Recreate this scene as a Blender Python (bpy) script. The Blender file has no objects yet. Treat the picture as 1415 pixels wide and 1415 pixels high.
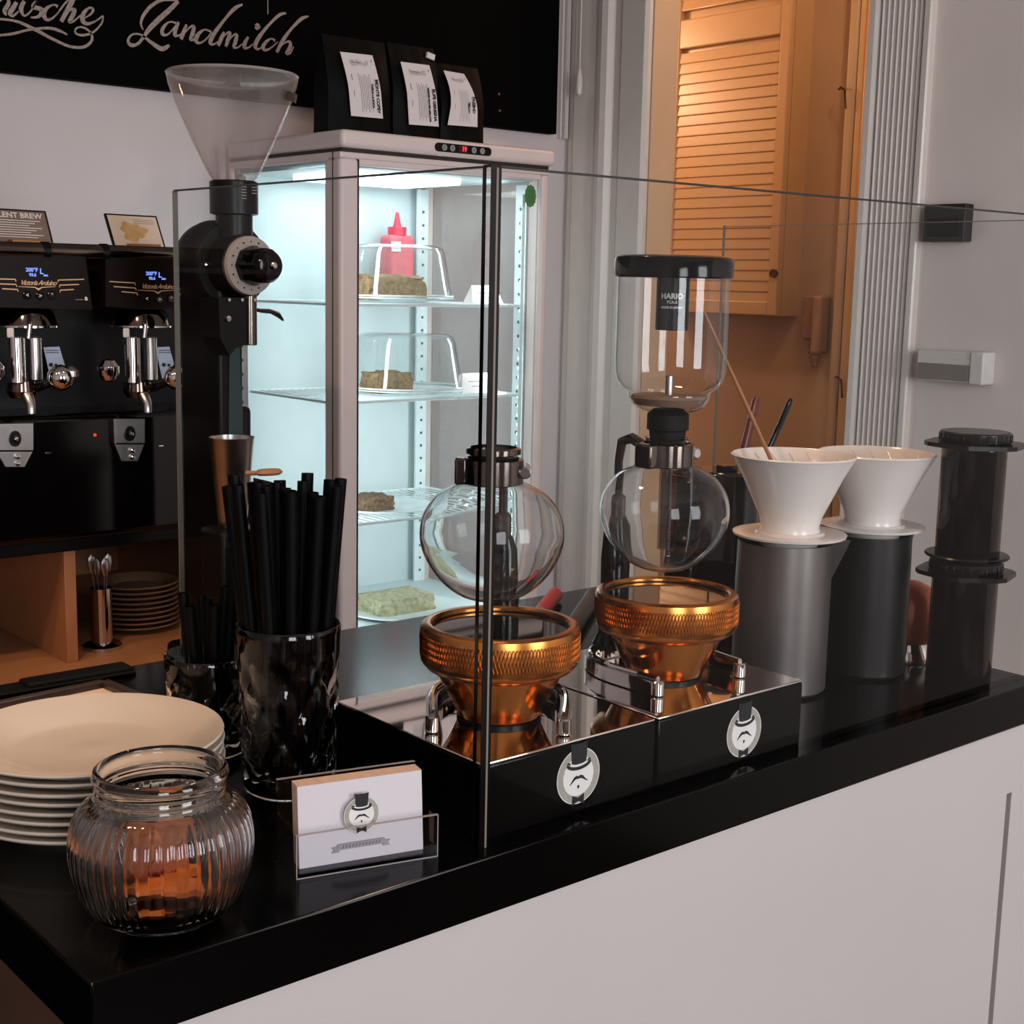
import bpy, bmesh, math, random
from math import pi, sin, cos, atan2, sqrt, radians as R
from mathutils import Vector as V, Matrix as M
random.seed(4)
SC = bpy.context.scene
COL = SC.collection

# ------------------------------------------------------------------ camera
FPX, CX = 1930.0, 707.5
HZ, ROLL, VPX = 318.0, math.atan(0.0211), 3006.0
EYE = 1.416
_p = math.atan(HZ / FPX)
_up = V((0, -cos(_p), -sin(_p)))
_c, _s = cos(ROLL), sin(ROLL)
UPC = V((_c * _up.x - _s * _up.y, _s * _up.x + _c * _up.y, _up.z))
_u = (VPX - CX) / FPX
E1 = V((_u, -(UPC.x * _u + UPC.z) / UPC.y, 1)).normalized()
E2 = UPC.cross(E1)
right = V((E1.x, E2.x, UPC.x)); down = V((E1.y, E2.y, UPC.y)); fwd = V((E1.z, E2.z, UPC.z))
cam = bpy.data.cameras.new('camera')
camo = bpy.data.objects.new('camera', cam); COL.objects.link(camo)
cam.sensor_width = 36; cam.lens = FPX / 1415 * 36; cam.clip_start = 0.05; cam.clip_end = 50
mw = M.Identity(4)
for i in range(3):
    mw[i][0] = right[i]; mw[i][1] = -down[i]; mw[i][2] = -fwd[i]
mw[0][3], mw[1][3], mw[2][3] = 0, 0, EYE
camo.matrix_world = mw
SC.camera = camo

def ray(px, py):
    d = V(((px - CX) / FPX, (py - CX) / FPX, 1))
    return V((d.dot(E1), d.dot(E2), d.dot(UPC)))
def at(px, py, axis, val):
    r = ray(px, py); o = V((0, 0, EYE)); i = 'xyz'.index(axis)
    return o + r * ((val - o[i]) / r[i])

# ------------------------------------------------------------------ view and light
SC.view_settings.view_transform = 'Standard'; SC.view_settings.look = 'None'
SC.view_settings.exposure = 0.0; SC.view_settings.gamma = 1.0
SC.view_settings.use_curve_mapping = False
SC.cycles.use_denoising = True
SC.cycles.max_bounces = 12; SC.cycles.transparent_max_bounces = 24
SC.cycles.transmission_bounces = 12; SC.cycles.glossy_bounces = 6; SC.cycles.diffuse_bounces = 3
SC.cycles.sample_clamp_indirect = 4.0
SC.cycles.caustics_reflective = False; SC.cycles.caustics_refractive = False
W = bpy.data.worlds.new('world'); SC.world = W; W.use_nodes = True
W.node_tree.nodes['Background'].inputs[0].default_value = (0.62, 0.72, 0.85, 1)
W.node_tree.nodes['Background'].inputs[1].default_value = 0.25

def area(name, loc, target, sx, sy, power, color, spread=180):
    l = bpy.data.lights.new(name, 'AREA'); l.shape = 'RECTANGLE'; l.size = sx; l.size_y = sy
    l.energy = power; l.color = color; l.spread = R(spread)
    o = bpy.data.objects.new(name, l); COL.objects.link(o); o.location = loc
    d = V(target) - V(loc)
    o.rotation_euler = d.to_track_quat('-Z', 'Y').to_euler()
    return o
def point(name, loc, power, color, rad=0.05):
    l = bpy.data.lights.new(name, 'POINT'); l.energy = power; l.color = color; l.shadow_soft_size = rad
    o = bpy.data.objects.new(name, l); COL.objects.link(o); o.location = loc
    return o
# daylight through the two shop windows behind the camera
area('window_light', (-0.85, -2.3, 1.65), (-0.85, 0, 1.55), 0.95, 1.5, 50, (0.97, 0.97, 1.0))
area('window_light', (1.35, -2.3, 1.65), (1.35, 0, 1.55), 0.95, 1.5, 50, (0.97, 0.97, 1.0))
# warm pendant bulbs above the bar
def spot(name, loc, target, power, color, ang, rad=0.06):
    l = bpy.data.lights.new(name, 'SPOT'); l.energy = power; l.color = color; l.shadow_soft_size = rad
    l.spot_size = R(ang); l.spot_blend = 0.6
    o = bpy.data.objects.new(name, l); COL.objects.link(o); o.location = loc
    o.rotation_euler = (V(target) - V(loc)).to_track_quat('-Z', 'Y').to_euler()
spot('pendant_lamp', (0.15, 1.15, 2.35), (0.42, 1.25, 1.0), 26, (1.0, 0.62, 0.36), 95)
spot('pendant_lamp', (-0.35, 1.45, 2.35), (0.5, 1.95, 0.83), 24, (1.0, 0.62, 0.36), 80)
spot('pendant_lamp', (1.0, 1.15, 2.35), (0.95, 1.0, 1.0), 14, (1.0, 0.66, 0.42), 95)
# warm lamp of the corridor, then an added fill light
point('corridor_light', (2.72, 3.55, 2.2), 12, (1.0, 0.66, 0.40), 0.06)
point('corridor_light', (2.85, 1.9, 2.5), 8, (1.0, 0.66, 0.40), 0.06)  # added fill, no lamp known here; lifts the dim corridor wall
# lamps of the display fridge
area('fridge_lamp', (1.75, 2.47, 1.615), (1.75, 2.47, 0), 0.36, 0.3, 1.5, (0.88, 0.98, 1.0))
area('fridge_lamp', (1.53, 2.33, 1.17), (1.8, 2.55, 1.17), 0.03, 0.85, 1.5, (0.88, 0.98, 1.0))
area('fridge_lamp', (1.965, 2.33, 1.17), (1.7, 2.55, 1.17), 0.03, 0.85, 1.5, (0.88, 0.98, 1.0))

# ------------------------------------------------------------------ materials
def lin(c):
    return tuple(((x / 255) / 12.92 if x / 255 <= 0.04045 else ((x / 255 + 0.055) / 1.055) ** 2.4) for x in c)
MATS = {}
def mat(name, col, rough=0.5, metal=0.0, ior=1.5, emit=None, es=0.0, noise=0.06, nscale=30, bump=0.0, bscale=200, coat=0.0, aniso=0.0):
    if name in MATS: return MATS[name]
    m = bpy.data.materials.new(name); m.use_nodes = True; MATS[name] = m
    nt = m.node_tree; b = nt.nodes['Principled BSDF']
    c = lin(col) if max(col) > 1 else col
    b.inputs['Roughness'].default_value = rough; b.inputs['Metallic'].default_value = metal
    b.inputs['IOR'].default_value = ior
    if coat: b.inputs['Coat Weight'].default_value = coat; b.inputs['Coat Roughness'].default_value = 0.05
    if emit:
        b.inputs['Emission Color'].default_value = (*lin(emit), 1); b.inputs['Emission Strength'].default_value = es
    tc = nt.nodes.new('ShaderNodeTexCoord')
    nz = nt.nodes.new('ShaderNodeTexNoise'); nz.inputs['Scale'].default_value = nscale; nz.inputs['Detail'].default_value = 3
    nt.links.new(tc.outputs['Object'], nz.inputs['Vector'])
    mr = nt.nodes.new('ShaderNodeMapRange')
    mr.inputs['From Min'].default_value = 0.3; mr.inputs['From Max'].default_value = 0.7
    mr.inputs['To Min'].default_value = 1 - noise; mr.inputs['To Max'].default_value = 1 + noise
    nt.links.new(nz.outputs['Fac'], mr.inputs['Value'])
    mx = nt.nodes.new('ShaderNodeVectorMath'); mx.operation = 'SCALE'
    mx.inputs[0].default_value = c
    nt.links.new(mr.outputs['Result'], mx.inputs['Scale'])
    nt.links.new(mx.outputs['Vector'], b.inputs['Base Color'])
    if bump:
        n2 = nt.nodes.new('ShaderNodeTexNoise'); n2.inputs['Scale'].default_value = bscale
        nt.links.new(tc.outputs['Object'], n2.inputs['Vector'])
        bp = nt.nodes.new('ShaderNodeBump'); bp.inputs['Strength'].default_value = bump; bp.inputs['Distance'].default_value = 0.001
        nt.links.new(n2.outputs['Fac'], bp.inputs['Height']); nt.links.new(bp.outputs['Normal'], b.inputs['Normal'])
    return m
def glass(name, col=(255, 255, 255), rough=0.0, ior=1.48):
    if name in MATS: return MATS[name]
    m = mat(name, col, rough, ior=ior, noise=0.0)
    m.node_tree.nodes['Principled BSDF'].inputs['Transmission Weight'].default_value = 1.0
    return m
def pane(name, tint=(250, 252, 251), ior=1.45, haze=0.0, hcol=(220, 225, 225), boost=1.0):
    """thin clear sheet: light passes straight, front faces mirror by Fresnel"""
    if name in MATS: return MATS[name]
    m = bpy.data.materials.new(name); m.use_nodes = True; MATS[name] = m
    nt = m.node_tree; nt.nodes.clear()
    out = nt.nodes.new('ShaderNodeOutputMaterial')
    tr = nt.nodes.new('ShaderNodeBsdfTransparent'); tr.inputs[0].default_value = (*lin(tint), 1)
    gl = nt.nodes.new('ShaderNodeBsdfGlossy'); gl.inputs['Roughness'].default_value = 0.02
    fr = nt.nodes.new('ShaderNodeFresnel'); fr.inputs[0].default_value = ior
    ge = nt.nodes.new('ShaderNodeNewGeometry')
    iv = nt.nodes.new('ShaderNodeMath'); iv.operation = 'SUBTRACT'; iv.inputs[0].default_value = 1.0
    nt.links.new(ge.outputs['Backfacing'], iv.inputs[1])
    mu = nt.nodes.new('ShaderNodeMath'); mu.operation = 'MULTIPLY'
    nt.links.new(fr.outputs[0], mu.inputs[0]); nt.links.new(iv.outputs[0], mu.inputs[1])
    mu2 = nt.nodes.new('ShaderNodeMath'); mu2.operation = 'MULTIPLY'; mu2.inputs[1].default_value = boost; mu2.use_clamp = True
    nt.links.new(mu.outputs[0], mu2.inputs[0])
    base = tr
    if haze:
        df = nt.nodes.new('ShaderNodeBsdfDiffuse'); df.inputs[0].default_value = (*lin(hcol), 1)
        tl = nt.nodes.new('ShaderNodeBsdfTranslucent'); tl.inputs[0].default_value = (*lin(hcol), 1)
        ad = nt.nodes.new('ShaderNodeMixShader'); ad.inputs[0].default_value = 0.5
        nt.links.new(df.outputs[0], ad.inputs[1]); nt.links.new(tl.outputs[0], ad.inputs[2])
        hz = nt.nodes.new('ShaderNodeMixShader')
        nz = nt.nodes.new('ShaderNodeTexNoise'); nz.inputs['Scale'].default_value = 6
        tc = nt.nodes.new('ShaderNodeTexCoord'); nt.links.new(tc.outputs['Object'], nz.inputs['Vector'])
        hm = nt.nodes.new('ShaderNodeMath'); hm.operation = 'MULTIPLY'; hm.inputs[1].default_value = haze * 2
        nt.links.new(nz.outputs['Fac'], hm.inputs[0]); nt.links.new(hm.outputs[0], hz.inputs[0])
        nt.links.new(tr.outputs[0], hz.inputs[1]); nt.links.new(ad.outputs[0], hz.inputs[2])
        base = hz
    mx = nt.nodes.new('ShaderNodeMixShader')
    nt.links.new(mu2.outputs[0], mx.inputs[0]); nt.links.new(base.outputs[0], mx.inputs[1]); nt.links.new(gl.outputs[0], mx.inputs[2])
    nt.links.new(mx.outputs[0], out.inputs[0])
    return m

wallw = mat('wall_white_paint', (216, 206, 206), 0.7, noise=0.03, nscale=3, bump=0.15, bscale=120)
wallr = mat('side_wall_paint', (232, 220, 214), 0.6, noise=0.04, nscale=4, bump=0.15, bscale=120)
casew = mat('casing_gloss_paint', (224, 214, 206), 0.3, noise=0.03)
hallp = mat('corridor_paint', (214, 182, 148), 0.45, noise=0.05, nscale=5)
hallg = mat('corridor_gloss_paint', (226, 186, 140), 0.32, noise=0.04, nscale=8)
boardm = mat('blackboard_paint', (4, 4, 4), 0.9, ior=1.15, noise=0.2, nscale=6)
chalk = mat('chalk', (158, 142, 132), 0.95, noise=0.35, nscale=220)
ceilm = mat('ceiling_paint', (200, 195, 190), 0.8)
floorm = mat('dark_oak_floor', (74, 50, 36), 0.45, noise=0.35, nscale=9)
countm = mat('black_laminate', (3, 3, 3), 0.14, ior=1.2, noise=0.1, nscale=40)
frontm = mat('counter_front_paint', (186, 180, 178), 0.5, noise=0.02, nscale=5)
groovem = mat('groove_board', (150, 132, 120), 0.7)
woodm = mat('warm_beech_board', (172, 118, 80), 0.5, noise=0.12, nscale=14, bump=0.1)
blackp = mat('black_plastic', (5, 5, 5), 0.35, ior=1.28)
blackg = mat('black_gloss_plastic', (5, 4, 4), 0.1, ior=1.35)
blackmt = mat('black_matte', (5, 5, 5), 0.7, ior=1.2)
rubber = mat('black_rubber', (6, 6, 6), 0.6, ior=1.25)
boxm = mat('black_steel_box', (4, 4, 4), 0.2, ior=1.2)
topm = mat('mirror_steel_top', (238, 230, 224), 0.03, 1.0, noise=0.02)
chrome = mat('chrome', (205, 200, 196), 0.06, 1.0)
steel = mat('brushed_steel', (172, 168, 166), 0.28, 1.0, noise=0.08, nscale=60)
dsteel = mat('dark_chrome', (100, 90, 84), 0.12, 1.0)
gold = mat('amber_gold_metal', (190, 122, 60), 0.16, 1.0, noise=0.05)
goldring = mat('gold_ring_metal', (200, 128, 62), 0.24, 1.0, noise=0.05)
lampglass = mat('lamp_dark_glass', (10, 8, 7), 0.03, ior=1.9)
ceramic = mat('white_ceramic', (222, 212, 206), 0.22, noise=0.02, ior=1.5)
cream = mat('cream_porcelain', (214, 200, 184), 0.2, noise=0.02)
server1m = mat('satin_grey_metal', (112, 106, 104), 0.38, 0.75, noise=0.03, nscale=60)
server2m = mat('satin_black_metal', (30, 27, 28), 0.42, 0.6, noise=0.03, nscale=60)
smoke = pane('smoked_brown_plastic', (168, 130, 108), ior=1.4, haze=0.08, hcol=(40, 28, 24))
smokedark = mat('dark_smoked_plastic', (16, 13, 13), 0.25, ior=1.35)
thin = pane('thin_clear_glass', (254, 254, 254), ior=1.5, boost=1.4)
panem = pane('screen_glass', (252, 253, 253), ior=1.2)
fpane = pane('fridge_glass', (253, 254, 254), ior=1.3)
hopperm = pane('frosted_clear_plastic', (250, 249, 249), ior=1.45, haze=0.10, hcol=(225, 218, 214))
domem = pane('cake_dome_plastic', (253, 254, 254), ior=1.5, haze=0.02, boost=2.0)
acryl = pane('clear_acrylic', (252, 252, 253), ior=1.45, boost=1.3)
bulbg = glass('blown_borosilicate', (254, 254, 254), ior=1.3)
jarg = glass('ribbed_jar_glass', (250, 244, 240))
cutg = glass('cut_tumbler_glass', (246, 244, 244))
edgeg = mat('glass_edge_dark', (20, 24, 23), 0.15, ior=1.5)
edgel = mat('glass_edge_light', (120, 112, 102), 0.2, ior=1.5)
fridgew = mat('fridge_white_shell', (226, 210, 206), 0.38, noise=0.02)
finner = mat('fridge_liner', (200, 216, 218), 0.5, noise=0.02, emit=(190, 225, 230), es=0.0)
fgrey = mat('fridge_side_liner', (182, 196, 200), 0.16, noise=0.02)
gasket = mat('dark_gasket', (40, 30, 28), 0.6)
ledm = mat('fridge_led', (255, 255, 255), 0.5, emit=(225, 250, 255), es=6)
ledp = mat('fridge_lamp_cover', (255, 255, 255), 0.5, emit=(225, 248, 255), es=2.5)
wirew = mat('white_wire', (224, 238, 240), 0.3)
paper = mat('white_paper', (224, 216, 216), 0.7, noise=0.02)
paperc = mat('card_stock', (204, 198, 202), 0.6, noise=0.01)
cardedge = mat('card_stack_edge', (206, 172, 148), 0.7, noise=0.06, nscale=300)
ink = mat('black_ink', (10, 8, 9), 0.6)
inkg = mat('grey_ink', (150, 146, 146), 0.6)
ringg = mat('crest_ring_grey', (158, 152, 142), 0.6, noise=0.12, nscale=600)
crestw = mat('crest_white', (222, 218, 216), 0.5)
whitep = mat('white_print', (205, 198, 195), 0.6)
goldp = mat('gold_print', (196, 156, 116), 0.35, 0.3)
bluee = mat('blue_display', (40, 60, 120), 0.5, emit=(120, 150, 255), es=1.3)
rede = mat('red_display', (120, 10, 14), 0.5, emit=(255, 40, 60), es=2.2)
redled = mat('red_led', (160, 20, 10), 0.4, emit=(255, 50, 20), es=1.5)
greenm = mat('green_sticker', (52, 112, 50), 0.5)
redsauce = mat('red_sauce_bottle', (214, 92, 104), 0.35, noise=0.15, nscale=40)
redcap = mat('red_cap', (205, 50, 74), 0.4)
cake = mat('crumble_cake', (150, 122, 84), 0.9, noise=0.4, nscale=120, bump=0.8, bscale=300)
cakep = mat('pale_cake', (176, 174, 140), 0.9, noise=0.3, nscale=90, bump=0.6, bscale=260)
caked = mat('brown_cake', (112, 92, 70), 0.9, noise=0.5, nscale=120, bump=0.6, bscale=260)
amber = mat('amber_biscuit', (236, 140, 58), 0.4, noise=0.2, nscale=60)
bamboo = mat('bamboo_stick', (156, 108, 74), 0.6)
redh = mat('dark_red_handle', (96, 26, 24), 0.3)
redtip = mat('red_silicone', (176, 42, 44), 0.5)
greyh = mat('grey_handle', (62, 56, 56), 0.5)
copper = mat('copper_brown_enamel', (176, 84, 40), 0.3, 0.2)
canm = mat('dark_brown_tin', (20, 13, 11), 0.15, ior=1.45)
straw = mat('black_straw_plastic', (3, 3, 3), 0.45, ior=1.2)
bagm = mat('black_foil_bag', (4, 4, 4), 0.55, ior=1.2)
ekm = mat('black_hammered_metal', (9, 8, 8), 0.4, ior=1.3)
ekreflect = mat('teal_fridge_reflection', (48, 66, 70), 0.35, 0.4)  # fridge glow mirrored in the black column, put into the colour
dialm = mat('grey_dial', (150, 138, 133), 0.5)
brass = mat('brass_ledge', (150, 104, 66), 0.4, 0.6)
menubr = mat('brown_menu_card', (112, 96, 88), 0.7, noise=0.1)
menuw = mat('cream_menu_card', (214, 196, 178), 0.7, noise=0.02)
splash = mat('gold_splash_print', (198, 160, 104), 0.7, noise=0.15, nscale=60)
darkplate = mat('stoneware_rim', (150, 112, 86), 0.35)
phonem = mat('handset_plastic', (190, 150, 118), 0.5)
signm = mat('black_sensor_plastic', (24, 22, 22), 0.55)
sockg = mat('grey_plastic', (132, 124, 116), 0.5)

# ------------------------------------------------------------------ mesh helpers
class MB:
    def __init__(s): s.v = []; s.f = []; s.sm = []
    def add(s, vs, fs, smooth=True, mx=None):
        o = len(s.v)
        for p in vs:
            p = V(p)
            s.v.append(tuple(mx @ p) if mx else tuple(p))
        for f in fs: s.f.append([i + o for i in f]); s.sm.append(smooth)
        return s
    def box(s, x0, x1, y0, y1, z0, z1, mx=None):
        vs = [(x, y, z) for z in (z0, z1) for y in (y0, y1) for x in (x0, x1)]
        return s.add(vs, [(0, 2, 3, 1), (4, 5, 7, 6), (0, 1, 5, 4), (2, 6, 7, 3), (0, 4, 6, 2), (1, 3, 7, 5)], False, mx)
    def rbox(s, x0, x1, y0, y1, z0, z1, b, seg=3, mx=None):
        """box bevelled on all edges"""
        bm = bmesh.new()
        bmesh.ops.create_cube(bm, size=1)
        for v in bm.verts:
            v.co = V(((x0 + x1) / 2 + v.co.x * (x1 - x0), (y0 + y1) / 2 + v.co.y * (y1 - y0), (z0 + z1) / 2 + v.co.z * (z1 - z0)))
        bmesh.ops.bevel(bm, geom=bm.edges[:], offset=b, segments=seg, profile=0.5, affect='EDGES')
        bm.verts.ensure_lookup_table()
        for i, v in enumerate(bm.verts): v.index = i
        bm.normal_update()
        s.add([v.co[:] for v in bm.verts], [[v.index for v in f.verts] for f in bm.faces], True, mx)
        k = len(bm.faces)
        s.sm[-k:] = [max(abs(c) for c in f.normal) < 0.9999 for f in bm.faces]
        bm.free(); return s
    def lathe(s, prof, n=48, mx=None, mod=None, closed=False, cap0=False, cap1=False):
        vs = []; fs = []; k = len(prof)
        for r, z in prof:
            for j in range(n):
                a = 2 * pi * j / n
                rr = r * (mod(a, z, r) if mod else 1)
                vs.append((rr * cos(a), rr * sin(a), z))
        m = k if closed else k - 1
        for i in range(m):
            i2 = (i + 1) % k
            for j in range(n):
                j2 = (j + 1) % n
                fs.append((i * n + j, i * n + j2, i2 * n + j2, i2 * n + j))
        if cap0: fs.append(tuple(range(n - 1, -1, -1)))
        if cap1: fs.append(tuple((k - 1) * n + j for j in range(n)))
        return s.add(vs, fs, True, mx)
    def cyl(s, r, z0, z1, n=32, mx=None, b=0.0):
        if b: return s.lathe([(r - b, z0), (r, z0 + b), (r, z1 - b), (r - b, z1)], n, mx, cap0=True, cap1=True)
        return s.lathe([(r, z0), (r, z1)], n, mx, cap0=True, cap1=True)
    def tube(s, pts, r, n=10, caps=True, flat=1.0):
        pts = [V(p) for p in pts]; vs = []; fs = []
        rs = r if isinstance(r, (list, tuple)) else [r] * len(pts)
        up = None
        for i, p in enumerate(pts):
            t = (pts[min(i + 1, len(pts) - 1)] - pts[max(i - 1, 0)]).normalized()
            if up is None:
                up = t.orthogonal().normalized()
            a = (up - t * up.dot(t)).normalized(); b = t.cross(a); up = a
            for j in range(n):
                an = 2 * pi * j / n
                vs.append(p + (a * cos(an) + b * sin(an) * flat) * rs[i])
        for i in range(len(pts) - 1):
            for j in range(n):
                j2 = (j + 1) % n
                fs.append((i * n + j, i * n + j2, (i + 1) * n + j2, (i + 1) * n + j))
        if caps:
            fs.append(tuple(range(n - 1, -1, -1))); fs.append(tuple((len(pts) - 1) * n + j for j in range(n)))
        return s.add(vs, fs, True)
    def prism(s, poly, z0, z1, mx=None, smooth=False):
        n = len(poly)
        ar = sum(poly[i][0] * poly[(i + 1) % n][1] - poly[(i + 1) % n][0] * poly[i][1] for i in range(n))
        if ar < 0: poly = poly[::-1]
        vs = [(x, y, z0) for x, y in poly] + [(x, y, z1) for x, y in poly]
        fs = [tuple(range(n - 1, -1, -1)), tuple(range(n, 2 * n))]
        fs += [(i, (i + 1) % n, n + (i + 1) % n, n + i) for i in range(n)]
        return s.add(vs, fs, smooth, mx)
    def ribbon(s, pts, w, z0, z1, mx=None):
        """flat stroke along 2-D points with a width per point"""
        ws = w if isinstance(w, (list, tuple)) else [w] * len(pts)
        P = [V((p[0], p[1], 0)) for p in pts]; L = []; Rr = []
        for i, p in enumerate(P):
            t = (P[min(i + 1, len(P) - 1)] - P[max(i - 1, 0)])
            t = t.normalized() if t.length > 1e-9 else V((1, 0, 0))
            nn = V((-t.y, t.x, 0)) * ws[i] / 2
            L.append(p + nn); Rr.append(p - nn)
        k = len(P); vs = []
        for z in (z0, z1):
            vs += [(q.x, q.y, z) for q in L] + [(q.x, q.y, z) for q in Rr]
        fs = []
        for i in range(k - 1):
            a, b_, c, d = i, i + 1, k + i + 1, k + i
            fs.append((a, b_, c, d)); fs.append((2 * k + d, 2 * k + c, 2 * k + b_, 2 * k + a))
            fs.append((a, 2 * k + a, 2 * k + b_, b_)); fs.append((d, c, 2 * k + c, 2 * k + d))
        return s.add(vs, fs, False, mx)
    def build(s, name, m, parent=None, sharp=35, fix=True):
        me = bpy.data.meshes.new(name); me.from_pydata(s.v, [], s.f); me.materials.append(m)
        me.polygons.foreach_set('use_smooth', s.sm)
        if fix:
            bm = bmesh.new(); bm.from_mesh(me); bmesh.ops.recalc_face_normals(bm, faces=bm.faces[:]); bm.to_mesh(me); bm.free()
        if any(s.sm):
            me.set_sharp_from_angle(angle=R(sharp))
            me.polygons.foreach_set('use_smooth', s.sm)
        me.update()
        o = bpy.data.objects.new(name, me); COL.objects.link(o); o.parent = parent
        return o
def tag(o, label=None, cat=None, group=None, kind=None):
    if label: o['label'] = label
    if cat: o['category'] = cat
    if group: o['group'] = group
    if kind: o['kind'] = kind
    return o
def thing(name, label, cat, loc=(0, 0, 0), rz=0, group=None):
    o = bpy.data.objects.new(name, None); COL.objects.link(o); o.empty_display_size = 0.05
    o.location = loc; o.rotation_euler = (0, 0, rz)
    return tag(o, label, cat, group)
def copy_thing(o, parent=None):
    c = o.copy(); COL.objects.link(c); c.parent = parent
    for ch in [x for x in COL.objects if x.parent == o]: copy_thing(ch, c)
    return c
def T(x, y, z): return M.Translation((x, y, z))
def RX(a): return M.Rotation(a, 4, 'X')
def RY(a): return M.Rotation(a, 4, 'Y')
def RZ(a): return M.Rotation(a, 4, 'Z')
def face_mx(o, xdir, ydir):
    """matrix mapping local x,y onto xdir,ydir; z out of the face"""
    x = V(xdir).normalized(); y = V(ydir).normalized(); z = x.cross(y)
    m = M.Identity(4)
    for i in range(3): m[i][0] = x[i]; m[i][1] = y[i]; m[i][2] = z[i]; m[i][3] = o[i]
    return m
def text(name, s, size, m, mx, parent=None, shear=0.0, ext=0.0002, align='CENTER', bold=0.0, sp=1.0):
    cu = bpy.data.curves.new(name, 'FONT'); cu.body = s; cu.size = size; cu.shear = shear; cu.extrude = ext
    cu.align_x = align; cu.align_y = 'CENTER'; cu.offset = bold; cu.space_character = sp; cu.resolution_u = 3
    t = bpy.data.objects.new('tmp', cu); COL.objects.link(t)
    dg = bpy.context.evaluated_depsgraph_get()
    me = bpy.data.meshes.new_from_object(t.evaluated_get(dg))
    bpy.data.objects.remove(t)
    me.transform(mx); me.materials.clear(); me.materials.append(m); me.name = name
    o = bpy.data.objects.new(name, me); COL.objects.link(o); o.parent = parent
    return o
def smooth_path(pts, k=4):
    """Catmull-Rom through points of any dimension"""
    out = []; n = len(pts)
    for i in range(n - 1):
        p0, p1, p2, p3 = pts[max(i - 1, 0)], pts[i], pts[i + 1], pts[min(i + 2, n - 1)]
        for j in range(k):
            t = j / k
            out.append(tuple(0.5 * ((2 * b) + (-a + c) * t + (2 * a - 5 * b + 4 * c - d) * t * t + (-a + 3 * b - 3 * c + d) * t ** 3)
                             for a, b, c, d in zip(p0, p1, p2, p3)))
    out.append(tuple(pts[-1])); return out
def struct(name, mb, m): return tag(mb.build(name, m), kind='structure')

# ------------------------------------------------------------------ room shell
YB, XR = 2.74, 2.5
struct('floor', MB().box(-2.6, 4.4, -2.6, 4.2, -0.1, 0), floorm)
struct('ceiling', MB().box(-2.6, 4.4, -2.6, 4.2, 3.0, 3.1), ceilm)
struct('wall_back', MB().box(-2.6, XR + 0.08, YB, YB + 0.15, 0, 3.0), wallw)
struct('wall_left', MB().box(-2.6, -2.5, -2.5, YB, 0, 3.0), wallw)
# right wall with the opening to the corridor
OP0, OP1, OPZ = 1.81, 2.448, 2.75
mb = MB().box(XR, XR + 0.08, -2.5, OP0, 0, 3.0).box(XR, XR + 0.08, OP1, YB, 0, 3.0).box(XR, XR + 0.08, OP0, OP1, OPZ, 3.0)
struct('wall_right', mb, wallr)
# front wall behind the camera with two window holes
wy = -2.5
mb = MB().box(-2.5, XR, wy, wy + 0.12, 0, 0.9).box(-2.5, XR, wy, wy + 0.12, 2.4, 3.0)
for a, b in ((-2.5, -1.35), (-0.35, 0.85), (1.85, XR)): mb.box(a, b, wy, wy + 0.12, 0.9, 2.4)
struct('wall_front', mb, wallw)
for n, (a, b) in enumerate(((-1.35, -0.35), (0.85, 1.85))):
    w = struct('window_%d' % (n + 1), MB().box(a, b, wy + 0.03, wy + 0.04, 0.9, 2.4), panem)
    f = MB()
    f.box(a, a + 0.05, wy, wy + 0.1, 0.9, 2.4).box(b - 0.05, b, wy, wy + 0.1, 0.9, 2.4)
    f.box(a + 0.05, b - 0.05, wy, wy + 0.1, 2.35, 2.4).box(a + 0.05, b - 0.05, wy, wy + 0.1, 0.9, 0.95)
    f.build('window_frame', casew, w)
# casing profiles on the right wall
def profile_strip(name, y0, y1, z0, z1, prof, m):
    """prof: list of (t 0..1 across, depth) extruded vertically, standing proud of x = XR"""
    mb = MB(); vs = []; fs = []
    for z in (z0, z1):
        vs += [(XR + 0.004, y0, z)] + [(XR - d, y0 + (y1 - y0) * t, z) for t, d in prof] + [(XR + 0.004, y1, z)]
    n = len(prof) + 2
    fs = [(i, (i + 1) % n, n + (i + 1) % n, n + i) for i in range(n)] + [tuple(range(n)), tuple(range(2 * n - 1, n - 1, -1))]
    mb.add(vs, fs, True)
    return tag(mb.build(name, m, sharp=25), kind='structure')
pr = [(0, .016), (.02, .02), (.10, .02), (.12, .008), (.15, .008), (.17, .018)]
x = .17
for k in range(7):
    for q in range(7):
        a = q / 6
        pr.append((x + .01 + a * .078, .018 - .007 * sin(pi * a)))
    x += .088
pr += [(.80, .018), (.82, .006), (.84, .006), (.86, .024), (.88, .026), (.97, .026), (1.0, .02)]
cy0, cy1 = at(1276, 300, 'x', XR).y, OP0 + 0.002
profile_strip('trim_1', cy0, cy1, 0.0, 2.9, pr, casew)
# casing left of the opening: broad mouldings
pl = [(0, .012), (.03, .02), (.30, .02), (.34, .010), (.42, .010), (.46, .026), (.52, .030), (.58, .026), (.62, .012), (.70, .012), (.78, .018), (.9, .018), (.94, .008), (1, .008)]
profile_strip('trim_2', OP1, YB - 0.012, 0.0, 2.9, pl, casew)
# moulding between board and corner on the back wall
mb = MB()
for k, (a, b, d) in enumerate(((2.462, 2.468, .012), (2.471, 2.474, .02), (2.478, 2.486, .016))): mb.box(a, b, YB - d, YB, 1.78, 2.9)
struct('trim_3', mb, casew)
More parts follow.
